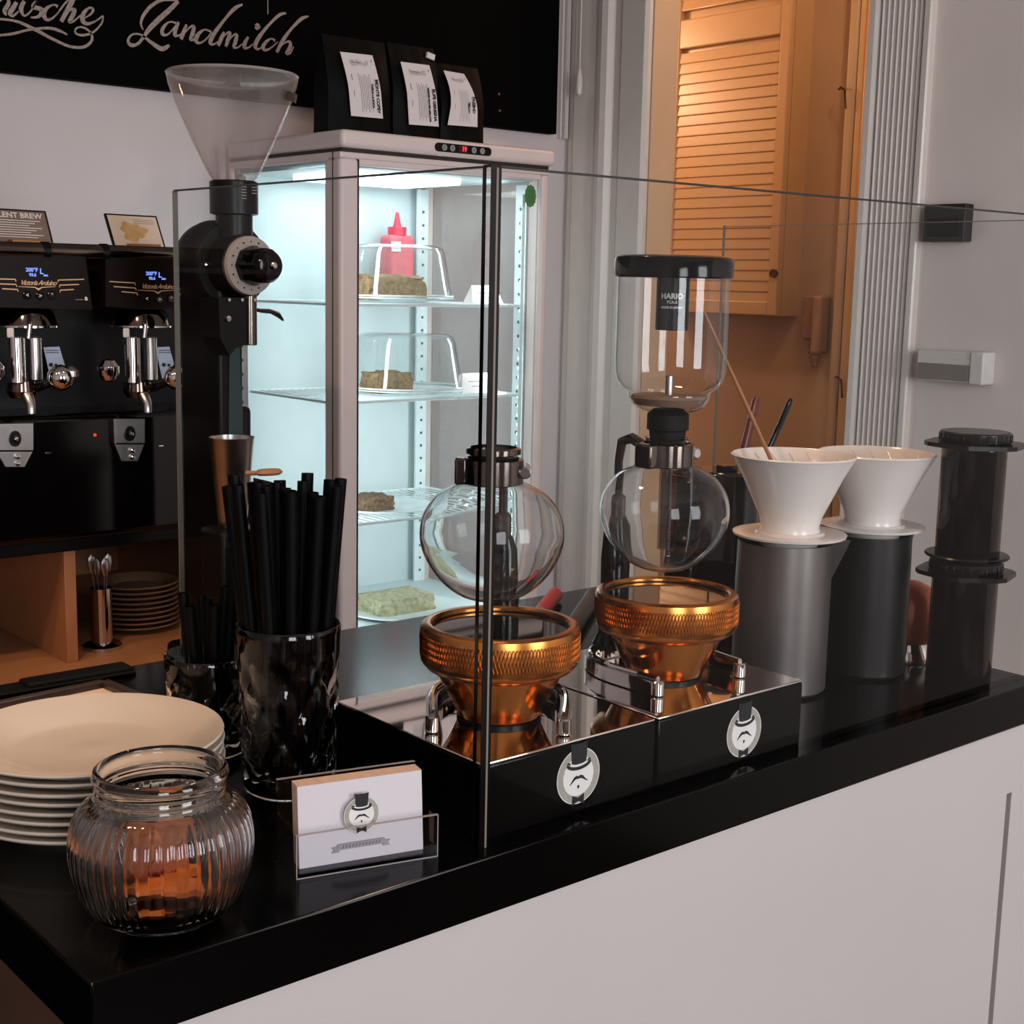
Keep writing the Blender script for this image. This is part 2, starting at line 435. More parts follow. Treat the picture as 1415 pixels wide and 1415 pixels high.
# corridor beyond the opening
XC, XF = 3.30, 3.20
struct('wall_corridor', MB().box(XC, XC + 0.1, 0.6, 4.1, 0, 3.0), hallp)
struct('wall_corridor_end', MB().box(XR + 0.08, XC, 4.0, 4.1, 0, 3.0), hallp)
struct('wall_corridor_near', MB().box(XR + 0.08, XC, 0.6, 0.7, 0, 3.0), hallp)
mb = MB().box(XR + 0.081, XR + 0.09, OP1 - 0.0, 4.0, 0, 3.0)
struct('wall_corridor_left', mb, hallp)
mb = MB().box(XR + 0.001, XR + 0.0805, OP1 - 0.004, OP1, 0, OPZ)
struct('trim_4', mb, hallp)
# corridor door leaf with a seam and edge bead
ys = at(1165, 400, 'x', XC - 0.03).y
d = struct('door_1', MB().rbox(XC - 0.03, XC, 1.72, ys - 0.004, 0.02, 2.62, 0.004), hallg)
MB().rbox(XC - 0.045, XC - 0.03, at(1192, 300, 'x', XC - 0.03).y - 0.02, at(1192, 300, 'x', XC - 0.03).y + 0.015, 0.02, 2.62, 0.006).build('door_bead', hallg, d)
struct('trim_5', MB().rbox(XC - 0.034, XC, ys, ys + 0.03, 0, 2.66, 0.008), hallp)
for k, (px, py) in enumerate(((1171, 125), (1166, 525))):
    p = at(px, py, 'x', XC - 0.036)
    h = MB().tube([(p.x, p.y + 0.03, p.z + 0.006), (p.x - 0.012, p.y + 0.015, p.z + 0.008), (p.x - 0.012, p.y, p.z), (p.x - 0.006, p.y - 0.002, p.z - 0.05)], 0.003, 8)
    h.tube([(XC - 0.03, p.y + 0.03, p.z + 0.006), (p.x, p.y + 0.03, p.z + 0.006)], 0.003, 8)
    tag(h.build('door_hook', dsteel), ['small metal hook latch high on the orange corridor door seam', 'small metal hook latch low on the corridor door seam beside the handset'][k], 'hook', 'hooks on the corridor door seam')

# louvred cupboard hanging on the corridor wall
LY0, LY1, LZ0, LZ1 = at(1079, 300, 'x', XF).y, at(914, 300, 'x', XF).y, at(1079, 437, 'x', XF).z, 2.66
cab = thing('louvred_cupboard', 'orange-lit louvred wall cupboard hanging in the corridor', 'cupboard', (XF, LY0, LZ0))
def L(x, y, z): return (x - XF, y - LY0, z - LZ0)
MB().box(0.022, XC - XF, 0, LY1 - LY0, 0, LZ1 - LZ0).build('carcass', hallg, cab)
fr = MB(); H = LZ1 - LZ0; Wd = LY1 - LY0
st0, st1 = 0.036, 0.048
fr.rbox(0, 0.022, 0, st0, 0, H, 0.004).rbox(0, 0.022, Wd - st1, Wd, 0, H, 0.004)
zr = at(1000, 59, 'x', XF).z - LZ0; zr2 = at(1000, 18, 'x', XF).z - LZ0
fr.rbox(0, 0.022, st0, Wd - st1, 0, 0.04, 0.004)
fr.rbox(0, 0.022, st0, Wd - st1, zr, zr2, 0.004).rbox(0, 0.022, st0, Wd - st1, H - 0.04, H, 0.004)
fr.build('door_frame', hallg, cab)
sl = None; z = 0.052; pitch = 0.0305
while z < H - 0.06:
    if not (zr - 0.014 < z < zr2 + 0.014):
        if sl is None:
            sl = MB().rbox(-0.004, 0.004, st0 - 0.003, Wd - st1 + 0.003, -0.0158, 0.0158, 0.003, 2, T(0.009, 0, 0) @ RY(R(7))).build('slat', hallg, cab); sl.location.z = z
        else:
            c = sl.copy(); COL.objects.link(c); c.parent = cab; c.location.z = z
    z += pitch
MB().cyl(0.012, 0, 0.012, 16, T(0.002, 0.012, at(1071, 378, 'x', XF).z - LZ0) @ RY(-pi / 2)).build('knob', dsteel, cab)
# entry handset on the corridor wall
p = at(1118, 408, 'x', XC); q = at(1146, 480, 'x', XC)
ph = thing('entry_handset', 'pale entry phone handset hung on the corridor wall beside the cupboard', 'phone', (XC, q.y, q.z))
w = p.y - q.y; h = p.z - q.z
MB().rbox(-0.03, 0, w * 0.45, w, 0.02, h, 0.006).build('wall_unit', phonem, ph)
MB().rbox(-0.05, -0.004, 0, w * 0.40, -0.02, h, 0.009).build('handset', phonem, ph)
coil = []
for i in range(90):
    t = i / 89; a = t * 2 * pi * 12
    yy = w * (.2 + .5 * t); zz = -0.02 - 0.055 * sin(pi * t) + 0.03 * t
    coil.append((-0.02 + 0.005 * cos(a), yy + 0.004 * sin(a), zz))
MB().tube(coil, 0.0018, 5).build('coiled_cord', phonem, ph)
# white pull switch on its cord, on the left casing
p = at(801, 96, 'x', XR - 0.035)
sw = thing('pull_cord', 'white cord with small oval switch hanging down the pale door casing', 'cord', (XR - 0.035, p.y, p.z))
MB().tube([(0, 0, 0), (0, 0, 2.98 - p.z)], 0.0022, 8).build('cord', casew, sw)
MB().lathe([(0.0, 0.0), (0.004, 0.0), (0.008, -0.02), (0.009, -0.045), (0.007, -0.06), (0.0, -0.064)], 16).build('switch_body', casew, sw)
# black box and grey box on the right wall
a, b = at(1281, 283, 'x', XR - 0.02), at(1335, 334, 'x', XR - 0.02)
t = thing('wall_sensor', 'black square wall box on the pale right wall above the glass screen', 'box', (XR - 0.0, b.y, b.z))
MB().rbox(-0.03, 0, 0, a.y - b.y, 0, a.z - b.z, 0.003).build('housing', signm, t)
MB().rbox(-0.034, -0.0295, 0.01, a.y - b.y - 0.01, 0.01, (a.z - b.z) * .62, 0.002).build('front_panel', blackp, t)
a, b = at(1272, 483, 'x', XR - 0.03), at(1362, 531, 'x', XR - 0.03)
t = thing('wall_heater_box', 'small grey and white rectangular box on the right wall below the black box', 'box', (XR, b.y, b.z))
w, h = a.y - b.y, a.z - b.z
MB().rbox(-0.04, 0, 0.03, w, 0, h, 0.003).build('housing', casew, t)
MB().rbox(-0.043, -0.039, 0.032, w - 0.004, 0.003, h * .58, 0.001).build('grille', sockg, t)
MB().rbox(-0.044, 0, 0, 0.03, -0.002, h + 0.002, 0.004).build('end_cap', mat('white_plastic', (226, 220, 216), 0.4), t)

# ------------------------------------------------------------------ blackboard with chalk lettering
bl = at(0, 98, 'y', YB - 0.03).z
BX0, BX1, BZ0 = -0.6, at(771, 100, 'y', YB - 0.03).x, 1.787
bb = thing('blackboard', 'large black chalkboard with cursive chalk lettering on the back wall', 'blackboard', (BX0, YB, BZ0))
MB().box(0, BX1 - BX0, -0.03, -.003, 0, 2.75 - BZ0).build('board', boardm, bb)
YW = YB - 0.0305
def bpt(x, y):  # zoomed coordinates of the photograph's top left corner
    p = at(x / 3.2907, y / 3.2907, 'y', YW); return (p.x - BX0, p.z - BZ0)
MXB = face_mx((0, -0.0305, 0), (1, 0, 0), (0, 0, 1))
KW = 1.0 / 3.2907 * 0.00135
thinw, mid, thick = 6, 11, 20
strokes_a = [
 ([(-60, 60), (-20, 20), (20, -10), (40, 10), (20, 50), (30, 70)], [6, 10, 6, 14, 16, 6]),
 ([(75, 10), (60, 35), (45, 60), (60, 72), (85, 50)], [14, 18, 18, 10, 5]),
 ([(110, 5), (95, 40), (110, 72), (140, 50), (165, 5), (150, 30), (190, 45), (175, 75), (140, 80)], [14, 18, 8, 6, 6, 16, 18, 12, 6]),
 ([(262, 30), (245, 22), (215, 35), (198, 62), (210, 88), (235, 85), (262, 60)], [14, 6, 12, 20, 14, 8, 5]),
 ([(262, 60), (300, 10), (345, -30)], [5, 8, 10]),
 ([(350, -40), (320, 20), (278, 98)], [14, 20, 16]),
 ([(285, 80), (320, 45), (338, 45), (330, 70), (315, 98), (335, 96), (365, 70)], [6, 8, 16, 18, 14, 8, 5]),
 ([(385, 82), (415, 62), (422, 42), (405, 36), (380, 60), (375, 92), (395, 108), (430, 98), (468, 72)], [5, 8, 12, 8, 16, 20, 14, 7, 7]),
 ([(468, 72), (462, 105), (425, 145), (380, 160), (345, 152), (345, 130), (375, 124), (408, 145), (418, 180), (385, 212), (320, 212), (240, 178), (150, 130), (70, 96), (-30, 84)],
  [7, 7, 8, 10, 8, 7, 8, 9, 11, 12, 11, 12, 14, 10, 8]),
 ([(-30, 162), (50, 155), (135, 135), (220, 128), (270, 140), (305, 158)], [7, 10, 9, 11, 12, 6]),
]
strokes_b = [
 ([(810, 2), (740, 0), (690, 25), (655, 65), (640, 105), (650, 135)], [8, 12, 14, 14, 10, 5]),
 ([(810, 5), (770, 45), (720, 90), (680, 130), (655, 165), (625, 200), (595, 205), (582, 185), (600, 158), (640, 158), (690, 195), (735, 222), (770, 206)],
  [16, 20, 22, 20, 14, 12, 16, 12, 8, 8, 16, 20, 12]),
 ([(800, 105), (770, 100), (742, 125), (738, 152), (760, 158), (792, 125), (808, 100)], [10, 7, 14, 18, 8, 6, 6]),
 ([(812, 100), (798, 135), (795, 160), (815, 160), (835, 140)], [10, 18, 16, 7, 5]),
 ([(848, 112), (835, 145), (822, 178)], [10, 18, 16]),
 ([(828, 165), (862, 125), (880, 122), (876, 150), (866, 178), (885, 180), (905, 165)], [5, 7, 16, 18, 14, 7, 5]),
 ([(960, 145), (930, 135), (902, 155), (890, 182), (905, 196), (935, 180), (962, 145)], [10, 7, 16, 20, 10, 6, 6]),
 ([(1102, 20), (1065, 40), (1020, 90), (975, 150), (955, 192), (970, 202), (990, 190)], [8, 16, 12, 18, 18, 8, 5]),
 ([(1018, 145), (1005, 175), (992, 208)], [8, 18, 14]),
 ([(998, 190), (1030, 152), (1045, 152), (1036, 182), (1026, 212)], [5, 7, 16, 18, 12]),
 ([(1030, 195), (1062, 160), (1076, 160), (1070, 190), (1062, 214), (1080, 216), (1100, 200)], [5, 7, 14, 18, 12, 7, 5]),
 ([(1128, 168), (1112, 198), (1112, 218), (1130, 216), (1150, 200)], [10, 18, 14, 7, 5]),
 ([(1160, 118), (1170, 112), (1178, 122), (1168, 130), (1160, 122)], [10, 12, 12, 12, 10]),
 ([(1300, 60), (1270, 68), (1225, 110), (1180, 165), (1160, 205), (1170, 224), (1190, 215)], [8, 14, 12, 18, 20, 10, 5]),
 ([(1250, 185), (1232, 176), (1208, 192), (1195, 215), (1208, 228), (1235, 215), (1262, 190)], [12, 7, 14, 18, 12, 6, 5]),
 ([(1402, 74), (1370, 86), (1325, 130), (1285, 185), (1258, 238)], [6, 16, 12, 18, 14]),
 ([(1268, 215), (1300, 192), (1318, 192), (1318, 215), (1302, 242), (1320, 240), (1335, 212)], [5, 7, 14, 18, 14, 8, 4]),
]
def lettering(strokes, name):
    mb = MB(); k = 0
    for pts, ws in strokes:
        full = [(*bpt(*p), w * 1.15) for p, w in zip(pts, ws)]
        sp = smooth_path(full, 6)
        dz = 0.00002 * k; k += 1
        mb.ribbon([(a, b) for a, b, c in sp], [max(c, 3) * KW for a, b, c in sp], 0.0 + dz, 0.0006 + dz, MXB)
    return mb.build(name, chalk, bb, fix=True)
lettering(strokes_a, 'chalk_word'); lettering(strokes_b, 'chalk_word')
# faint stroke near the board's top and two screws right of the bags
p = at(370, 6, 'y', YW)
MB().box(p.x - BX0 - .001, p.x - BX0 + .001, -0.031, -0.03, p.z - BZ0 - 0.02, p.z - BZ0 + 0.03).build('chalk_mark', chalk, bb)
for px, py in ((689, 130), (690, 153)):
    p = at(px, py, 'y', YW)
    MB().cyl(0.003, 0, 0.003, 12, T(p.x - BX0, -0.03, p.z - BZ0) @ RX(pi / 2)).build('screw', brass, bb)

# ------------------------------------------------------------------ back worktop, shelf unit
ZW = 0.829
t = thing('back_worktop', 'long wooden worktop along the back wall under the espresso machine', 'worktop', (-1.6, 1.5, 0))
MB().rbox(0, 2.84, 0, YB - 1.503, ZW - 0.035, ZW, 0.003).build('top', woodm, t)
MB().box(0.02, 2.82, 0.04, YB - 1.503, 0.0, ZW - 0.035).build('body', blackmt, t)
t = thing('shelf_unit', 'open wooden cubby unit carrying the black espresso machine', 'shelf', (-1.2, 2.0, ZW))
ZU = 1.022
MB().rbox(0, 2.40, 0, 0.62, ZU - ZW - 0.02, ZU - ZW - 0.0, 0.002).build('top_board', blackp, t)
MB().box(0, 2.40, 0.60, 0.62, 0, ZU - ZW - 0.02).build('back_board', woodm, t)
xd = at(99, 830, 'y', 2.0).x + 1.2
for x in (0.0, 0.85, xd - 0.009, 2.382): MB().rbox(x, x + 0.018, 0.002, 0.60, 0, ZU - ZW - 0.02, 0.001).build('divider', woodm, t)

# cutlery pot with spoons
ct = thing('cutlery_pot', 'slim steel pot holding spoons in the wooden cubby', 'pot', (0.905, 2.055, ZW))
MB().lathe([(0.0, 0.0), (0.031, 0), (0.031, 0.006), (0.024, 0.011), (0.0165, 0.012), (0.0165, 0.098), (0.0155, 0.098), (0.0155, 0.014), (0, 0.014)], 32).build('body', chrome, ct)
for k, (dx, dy, h) in enumerate(((-0.008, 0.002, .13), (0.002, -0.006, .125), (0.010, 0.004, .128), (0.0, 0.008, .12))):
    s_ = thing('teaspoon', 'steel spoon standing handle-down in the slim pot in the cubby', 'spoon', (0.905 + dx * .5, 2.055 + dy * .5, ZW + 0.015), group='spoons in the slim steel pot')
    mb = MB().tube([(0, 0, 0), (dx * .6, dy * .6, h * .6), (dx, dy, h - .02)], [0.0022, .002, .002], 8, True, 0.6)
    mb.lathe([(0.0, -.016), (.004, -.012), (.007, 0), (.0065, .01), (0, .016)], 14, T(dx * 1.1, dy * 1.1, h - .008) @ M.Diagonal((1, .35, 1, 1)))
    mb.build('spoon_body', steel, s_)
# stack of nine plates in the cubby
ORD = ['topmost', 'second', 'third', 'fourth', 'fifth', 'sixth', 'seventh', 'eighth', 'lowest']
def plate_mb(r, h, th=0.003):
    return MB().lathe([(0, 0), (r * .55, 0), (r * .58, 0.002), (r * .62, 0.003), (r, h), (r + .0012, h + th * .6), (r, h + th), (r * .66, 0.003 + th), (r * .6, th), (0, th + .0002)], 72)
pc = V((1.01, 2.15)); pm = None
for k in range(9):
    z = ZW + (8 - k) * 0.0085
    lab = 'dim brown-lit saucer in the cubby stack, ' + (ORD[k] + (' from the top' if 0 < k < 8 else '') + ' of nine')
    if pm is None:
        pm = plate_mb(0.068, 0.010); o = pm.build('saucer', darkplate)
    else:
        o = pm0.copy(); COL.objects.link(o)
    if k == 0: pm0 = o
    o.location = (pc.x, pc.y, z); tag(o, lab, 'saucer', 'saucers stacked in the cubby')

# ------------------------------------------------------------------ espresso machine
YM = 2.0
em = thing('espresso_machine', 'black two-group espresso machine with gold lettering on the back counter', 'coffee machine', (0, YM, ZU))
def E_(px, py, y=YM):
    p = at(px, py, 'y', y); return (p.x, p.y - YM, p.z - ZU)
zt = at(120, 345, 'y', YM).z - ZU
XE = at(262, 500, 'y', YM).x
XL = -1.0
MB().rbox(XL, XE + .12, 0.10, 0.52, 0.03, zt - 0.03, 0.01).build('back_body', blackp, em)
MB().rbox(XL, XE, -0.0, 0.54, zt - 0.02, zt, 0.008).build('top_tray', blackp, em)
MB().rbox(XL, XE + .10, -0.02, 0.50, 0.0, at(100, 570, 'y', YM).z - ZU, 0.01).build('drip_base', blackg, em)
MB().tube([(XL, -0.01, zt - 0.004), (XE + 0.01, -0.01, zt - 0.004)], 0.012, 20).build('front_rail', dsteel, em)
for px in (58, 139):
    c = E_(px, 345)
    MB().cyl(0.0135, -0.005, 0.005, 20, T(c[0], -0.01, zt - 0.004) @ RY(pi / 2)).build('rail_collar', blackp, em)
def slab_px(name, pts, y, d, m, parent, b=0):
    """solid from image corner points lying on the plane y = const (metres), depth d"""
    P = [E_(px, py, y) for px, py in pts]
    mx = face_mx((0, y - YM, 0), (1, 0, 0), (0, 0, 1))
    return MB().prism([(p[0], p[2]) for p in P], -d, 0, mx).build(name, m, parent)
for k, (xa, xb, ox) in enumerate(((-30, 124, 0), (146, 281, 165))):
    hs = slab_px('group_fascia', [(xa, 352), (xb - 6, 354), (xb + 4, 428), (xa, 424)], YM - 0.02, 0.10, mat('fascia_dark_brown', (20, 12, 10), 0.3, ior=1.2), em)
    yF = YM - 0.0205
    def S(px, py): p = E_(px, py, yF); return (p[0], p[2])
    FM = face_mx((0, yF - YM, 0), (1, 0, 0), (0, 0, 1))
    dy = 0 if k == 0 else 5
    lines = MB()
    for i, (l0, l1, yy) in enumerate((((-14), 21, 56), (-8, 22, 63), (3, 24, 70))):
        y0 = 330 + yy + dy - 1
        lines.ribbon([S(l0 + ox, y0 - (1 if k else 0)), S(l1 + ox, y0 + 1), S(l1 + 1 + ox, y0 + 4)], 0.0015, 0, 0.0008, FM)
    for i, (l0, l1, yy) in enumerate(((80, 116, 58), (82, 109, 65), (83, 102, 72))):
        y0 = 330 + yy + dy - 2
        lines.ribbon([S(l0 + ox, y0 + 4), S(l0 + ox, y0 + 1), S(l1 + ox, y0)], 0.0015, 0, 0.0008, FM)
    lines.ribbon([S(25 + ox, 396 + dy), S(48 + ox, 397 + dy), S(53 + ox, 400 + dy), S(58 + ox, 397 + dy), S(77 + ox, 396 + dy)], [.0006, .0014, .003, .0014, .0006], 0, 0.0008, FM)
    lines.build('wing_emblem', goldp, em)
    a, b = S(30 + ox, 391 + dy), S(75 + ox, 393 + dy)
    tx = text('script_lettering', 'Victoria Arduino', 0.0098, goldp, FM @ T((a[0] + b[0]) / 2, (a[1] + b[1]) / 2 + .001, 0.0002), em, shear=0.5, bold=0.0001, sp=0.82)
    a = S(45 + ox, 376 + dy)
    text('display_text', '200°F', 0.0075, bluee, FM @ T(a[0] - .001, a[1] + .003, 0.0002), em, bold=0.0002)
    text('display_text', '93.6', 0.006, bluee, FM @ T(a[0], a[1] - .004, 0.0002), em, bold=0.0002)
    text('display_text', 'L', 0.011, bluee, FM @ T(a[0] + .013, a[1] + .001, 0.0002), em, bold=0.0002)
    text('display_text', 'sec', 0.005, bluee, FM @ T(a[0] + .019, a[1] - .004, 0.0002), em, bold=0.0002)
    for i, (bx, ch) in enumerate(((37, '<'), (55, '>'), (71, '*'))):
        c = S(bx + ox, 408 + dy + (1 if i == 1 else 0))
        bt = MB().cyl(0.0062, 0, 0.0025, 20, FM @ T(c[0], c[1], 0), b=0.001).build('button', blackg, em)
        text('button_mark', ch, 0.008, whitep, FM @ T(c[0], c[1], 0.0026), bt, bold=0.0002)
    c = S(119 + ox, 412 + dy)
    text('model_badge', 'a', 0.009, whitep, FM @ T(c[0], c[1], 0.0002), em, bold=0.0006)
    lines2 = MB().ribbon([S(104 + ox, 414 + dy), S(115 + ox, 414 + dy)], 0.0005, 0, 0.0006, FM).build('badge_line', goldp, em)
# group heads, portafilters
def EP(px, py, dy):
    p = at(px, py, 'y', YM + dy); return V((p.x, dy, p.z - ZU))
def group(ox, left_fill):
    c = EP(47 + ox, 452, -.005)
    MB().lathe([(0, .026), (.034, .026), (.040, .018), (.044, .002), (0, .002)], 40, T(c.x, c.y + .03, c.z)).build('group_head', dsteel, em)
    MB().lathe([(.041, .003), (.0475, .002), (.0475, -.0005), (.041, -.001)], 48, T(c.x, c.y + .03, c.z), closed=True).build('group_rim', chrome, em)
    c0, c1 = EP(22 + ox, 465, -.03), EP(22 + ox, 530, -.03)
    MB().cyl(.0120, c1.z, c0.z, 28, T(c0.x, -.03, 0), b=.002).build('brew_cylinder', chrome, em)
    c0, c1 = EP(47 + ox, 465, -.02), EP(47 + ox, 526, -.02)
    MB().cyl(.0105, c1.z, c0.z, 24, T(c0.x, -.02, 0), b=.002).build('brew_cylinder', steel, em)
    h = EP(41 + ox, 450, -.035)
    MB().tube([h + V((.008, .02, .012)), h, h + V((-.003, 0, -.018))], .0036, 12).build('braided_hose', steel, em)
    tb = EP(14 + ox, 459, -.035)
    MB().rbox(tb.x - .005, tb.x + .005, -.038, -.034, tb.z - .008, tb.z + .006, .002).build('white_tab', whitep, em)
    s0 = EP(30 + ox, 540, -.02)
    pf = MB().lathe([(0, .014), (.020, .014), (.022, 0), (.016, -.01), (0, -.012)], 28, T(s0.x, -.02, s0.z)).build('portafilter', dsteel, em)
    MB().tube([s0 + V((.0, -.02, -.006)), s0 + V((.0, -.032, -.018)), s0 + V((.0, -.032, -.030))], [.009, .007, .0065], 14).build('spout', steel, pf)
    hb = EP(84 + ox, 522, -.065)
    MB().tube([s0 + V((.02, -.01, .004)), hb], .006, 12).build('handle', blackg, pf)
    MB().lathe([(0, -.019), (.010, -.016), (.0175, -.008), (.019, 0), (.0175, .008), (.010, .016), (0, .019)], 24, T(*hb)).build('steam_knob', chrome, em)
    hc = EP(98 + ox, 516, -.07)
    MB().lathe([(0, -.012), (.006, -.010), (.0115, -.004), (.0115, .004), (.006, .010), (0, .012)], 20, T(*hc)).build('knob_cap', steel, em)
    hl = EP(-10 + ox, 512, -.045)
    MB().lathe([(0, -.017), (.010, -.014), (.016, -.005), (.016, .006), (.009, .015), (0, .017)], 24, T(*hl)).build('water_knob', chrome, em)
    # shield-shaped steam plate with boss
    P = [(0 + ox, 584), (47 + ox, 584), (47 + ox, 619), (33 + ox, 645), (12 + ox, 645), (0 + ox, 619)]
    if ox: P = [(157, 579), (200, 579), (200, 612), (190, 637), (168, 637), (158, 612)]
    else: P = [(-6, 586), (46, 585), (46, 622), (34, 645), (8, 645), (-6, 622)]
    sp = slab_px('steam_plate', P, YM - 0.03, 0.012, steel, em)
    cx = sum(a for a, b in P) / 6; cy = P[0][1] + 20
    c = E_(cx, cy, YM - .03)
    MB().lathe([(.0085, .0), (.0085, .003), (.0045, .003), (.0045, .007), (0, .008)], 20, T(c[0], -.03, c[2]) @ RX(pi / 2) @ M.Diagonal((1, 1.35, 1, 1))).build('boss', blackp, sp)
    MB().lathe([(0, .010), (.003, .009), (.0035, .006)], 12, T(c[0], -.03, c[2]) @ RX(pi / 2)).build('bolt', chrome, sp)
    for dd in (.026, .036):
        MB().lathe([(0, .006), (.0035, .005), (.004, 0)], 12, T(c[0] + .003, -.03, c[2] - dd) @ RX(pi / 2)).build('bolt', chrome, sp)
    l0, l1 = E_(P[5][0] + 2, P[5][1] + 1, YM - .03), E_(P[2][0] - 1, P[2][1] + 1, YM - .03)
    MB().tube([(l0[0], -.031, l0[2]), (l1[0], -.031, l1[2])], .0012, 8).build('crease', blackp, sp)
group(0, 0); group(160, 0)
# white notices behind the groups
for k, pts in enumerate((((60, 480), (82, 479), (92, 512), (85, 523), (70, 523)), ((215, 480), (234, 479), (243, 512), (240, 523), (224, 523)))):
    n = slab_px('notice_card', pts, YM + .06, .001, mat('blue_white_paper', (190, 200, 220), .7), em)
    cxn = 68 if k == 0 else 224
    MX = face_mx((0, .0588, 0), (1, 0, 0), (0, 0, 1))
    inkd = MB()
    for i in range(3):
        c = E_(cxn + 2 + i * 7, 504 + i * .6, YM + .06)
        inkd.cyl(.0032 - .0007 * i, 0, .0004, 12, MX @ T(c[0], c[2], 0))
    for i in range(2):
        a = E_(cxn - 5, 484 + 3 * i, YM + .06); b = E_(cxn + 13, 484 + 3 * i, YM + .06)
        inkd.ribbon([(a[0], a[2]), (b[0], b[2])], .001, 0, .0004, MX)
    inkd.build('print_marks', ink, n)
c = E_(131, 601, YM - .02)
MB().lathe([(0, .003), (.002, .002), (.0024, 0)], 10, T(c[0], -.02, c[2]) @ RX(pi / 2)).build('power_lamp', redled, em)
for px, py in ((66, 626), (222, 616)):
    c = E_(px, py, YM - .02)
    MB().rbox(c[0] - .004, c[0] + .004, -.022, -.019, c[2] - .0012, c[2] + .0012, .0005).build('highlight_mark', chrome, em)  # small chrome slips standing in for tiny highlights on the drip base

# menu cards on the machine
def menu(name, label, pts, m, yb):
    (xl, yl), (xr, yr), (xr2, yr2), (xl2, yl2) = pts   # top-left, top-right, bottom-right, bottom-left
    bl_, br_ = at(xl2, yl2, 'y', yb), at(xr2, yr2, 'y', yb)
    tl = at(xl, yl, 'y', yb + .03); tr = tl + (br_ - bl_)
    z0 = ZU + zt
    sh = V((0, 0, z0 + .004 - min(bl_.z, br_.z)))
    o = thing(name, label, 'menu card', (bl_.x, yb, z0))
    base = V((bl_.x, yb, z0))
    bl_, br_, tl, tr = [q + sh - base for q in (bl_, br_, tl, tr)]
    x = (br_ - bl_); y = (tl - bl_); n = x.cross(y).normalized()
    def quad(a, b, c, d, off, th, nm, mm):
        q = [v + n * off for v in (a, b, c, d)]
        vs = q + [v + n * th for v in q]
        mb = MB().add(vs, [(3, 2, 1, 0), (4, 5, 6, 7), (0, 1, 5, 4), (1, 2, 6, 5), (2, 3, 7, 6), (3, 0, 4, 7)], False)
        return mb.build(nm, mm, o)
    quad(bl_, br_, tr, tl, -.004, .004, 'backing', blackp)
    i = .003
    xx, yy = x.normalized() * i, y.normalized() * i
    quad(bl_ + xx + yy, br_ - xx + yy, tr - xx - yy, tl + xx - yy, 0, .0006, 'card', m)
    MB().rbox(x.length * .25, x.length * .8, -.016, .004, .007, .013, .001).build('ledge', brass, o)
    return o, bl_, x, y, n
o, b0, x, y, n = menu('menu_card', 'brown printed menu card leaning on the espresso machine, far left', [(-22, 279), (62, 281), (75, 334), (-10, 330)], menubr, 2.09)
F = face_mx(b0 + n * .0007, x, y)
text('print_title', 'SILENT BREW', .0125, whitep, F @ T(x.length * .5, y.length * .82, 0), o, bold=.0003)
mbp = MB()
for k in range(8):
    mbp.ribbon([(x.length * .1, y.length * (.68 - k * .065)), (x.length * (.86 - .1 * (k % 3)), y.length * (.68 - k * .065))], .0013, 0, .0003, F)
mbp.build('print_lines', whitep, o)['kind'] = 'stuff'
o, b0, x, y, n = menu('menu_card', 'cream menu card with gold splash leaning on the espresso machine', [(144, 285), (217, 290), (230, 337), (158, 334)], menuw, 2.09)
F = face_mx(b0 + n * .0007, x, y)
blob = []
for i in range(40):
    a = 2 * pi * i / 40
    rr = .018 * (1 + .18 * sin(3 * a + 1) + .12 * sin(7 * a))
    blob.append((x.length * .45 + rr * cos(a) * 1.15, y.length * .5 + rr * sin(a) * .9))
MB().prism(blob, 0, .0003, F).build('print_splash', splash, o)
mbp = MB()
for k in range(3): mbp.ribbon([(x.length * .5, y.length * (.85 - k * .05)), (x.length * .9, y.length * (.85 - k * .05))], .0008, 0, .0003, F)
mbp.ribbon([(x.length * .62, y.length * .1), (x.length * .78, y.length * .1)], .001, 0, .0003, F)
mbp.build('print_lines', inkg, o)['kind'] = 'stuff'

# ------------------------------------------------------------------ tall coffee grinder
YG = 1.80
ax = V((0.12, -0.993, 0)).normalized()
NK = at(323, 256, 'y', YG)
gang = atan2(ax.y, ax.x) + pi / 2
Gxy = V((NK.x, NK.y, 0)) - M.Rotation(gang, 3, 'Z') @ V((0, -.098, 0))
gr = thing('coffee_grinder', 'tall black coffee grinder with clear hopper and grey dial beside the fridge', 'grinder', (Gxy.x, Gxy.y, ZW), gang)
# local frame: -y = dial direction
zc = at(345, 367, 'y', YG - .03).z - ZW
MB().rbox(-.045, .060, -.135, .03, 0, .035, .010).build('foot', ekm, gr)
MB().rbox(-.030, .012, -.100, -.004, .03, zc - .03, .005).build('column', ekm, gr)
MB().prism([(-.026, .04), (.0125, .04), (.0125, .22), (.004, zc - .10), (-.008, zc - .06), (-.012, zc - .06), (-.020, .22)], 0, .0015, face_mx((0, -.1005, 0), (1, 0, 0), (0, 0, 1))).build('front_panel', ekreflect, gr)  # tapered sheet that paints the fridge's reflection on the column front
MB().lathe([(0, .026), (.050, .026), (.060, .034), (.064, .05), (.064, .088), (.060, .096), (0, .097)], 48, T(0, 0, zc) @ RX(pi / 2)).build('motor_housing', ekm, gr)
MB().lathe([(0, .133), (.035, .133), (.043, .128), (.045, .11), (.047, .09)], 48, T(0, 0, zc) @ RX(pi / 2)).build('grinding_chamber', ekm, gr)
dl = MB().lathe([(.018, .137), (.0405, .137), (.0412, .134), (.0412, .130), (.018, .128)], 64, T(0, 0, zc) @ RX(pi / 2)).build('dial', dialm, gr)
dots = MB()
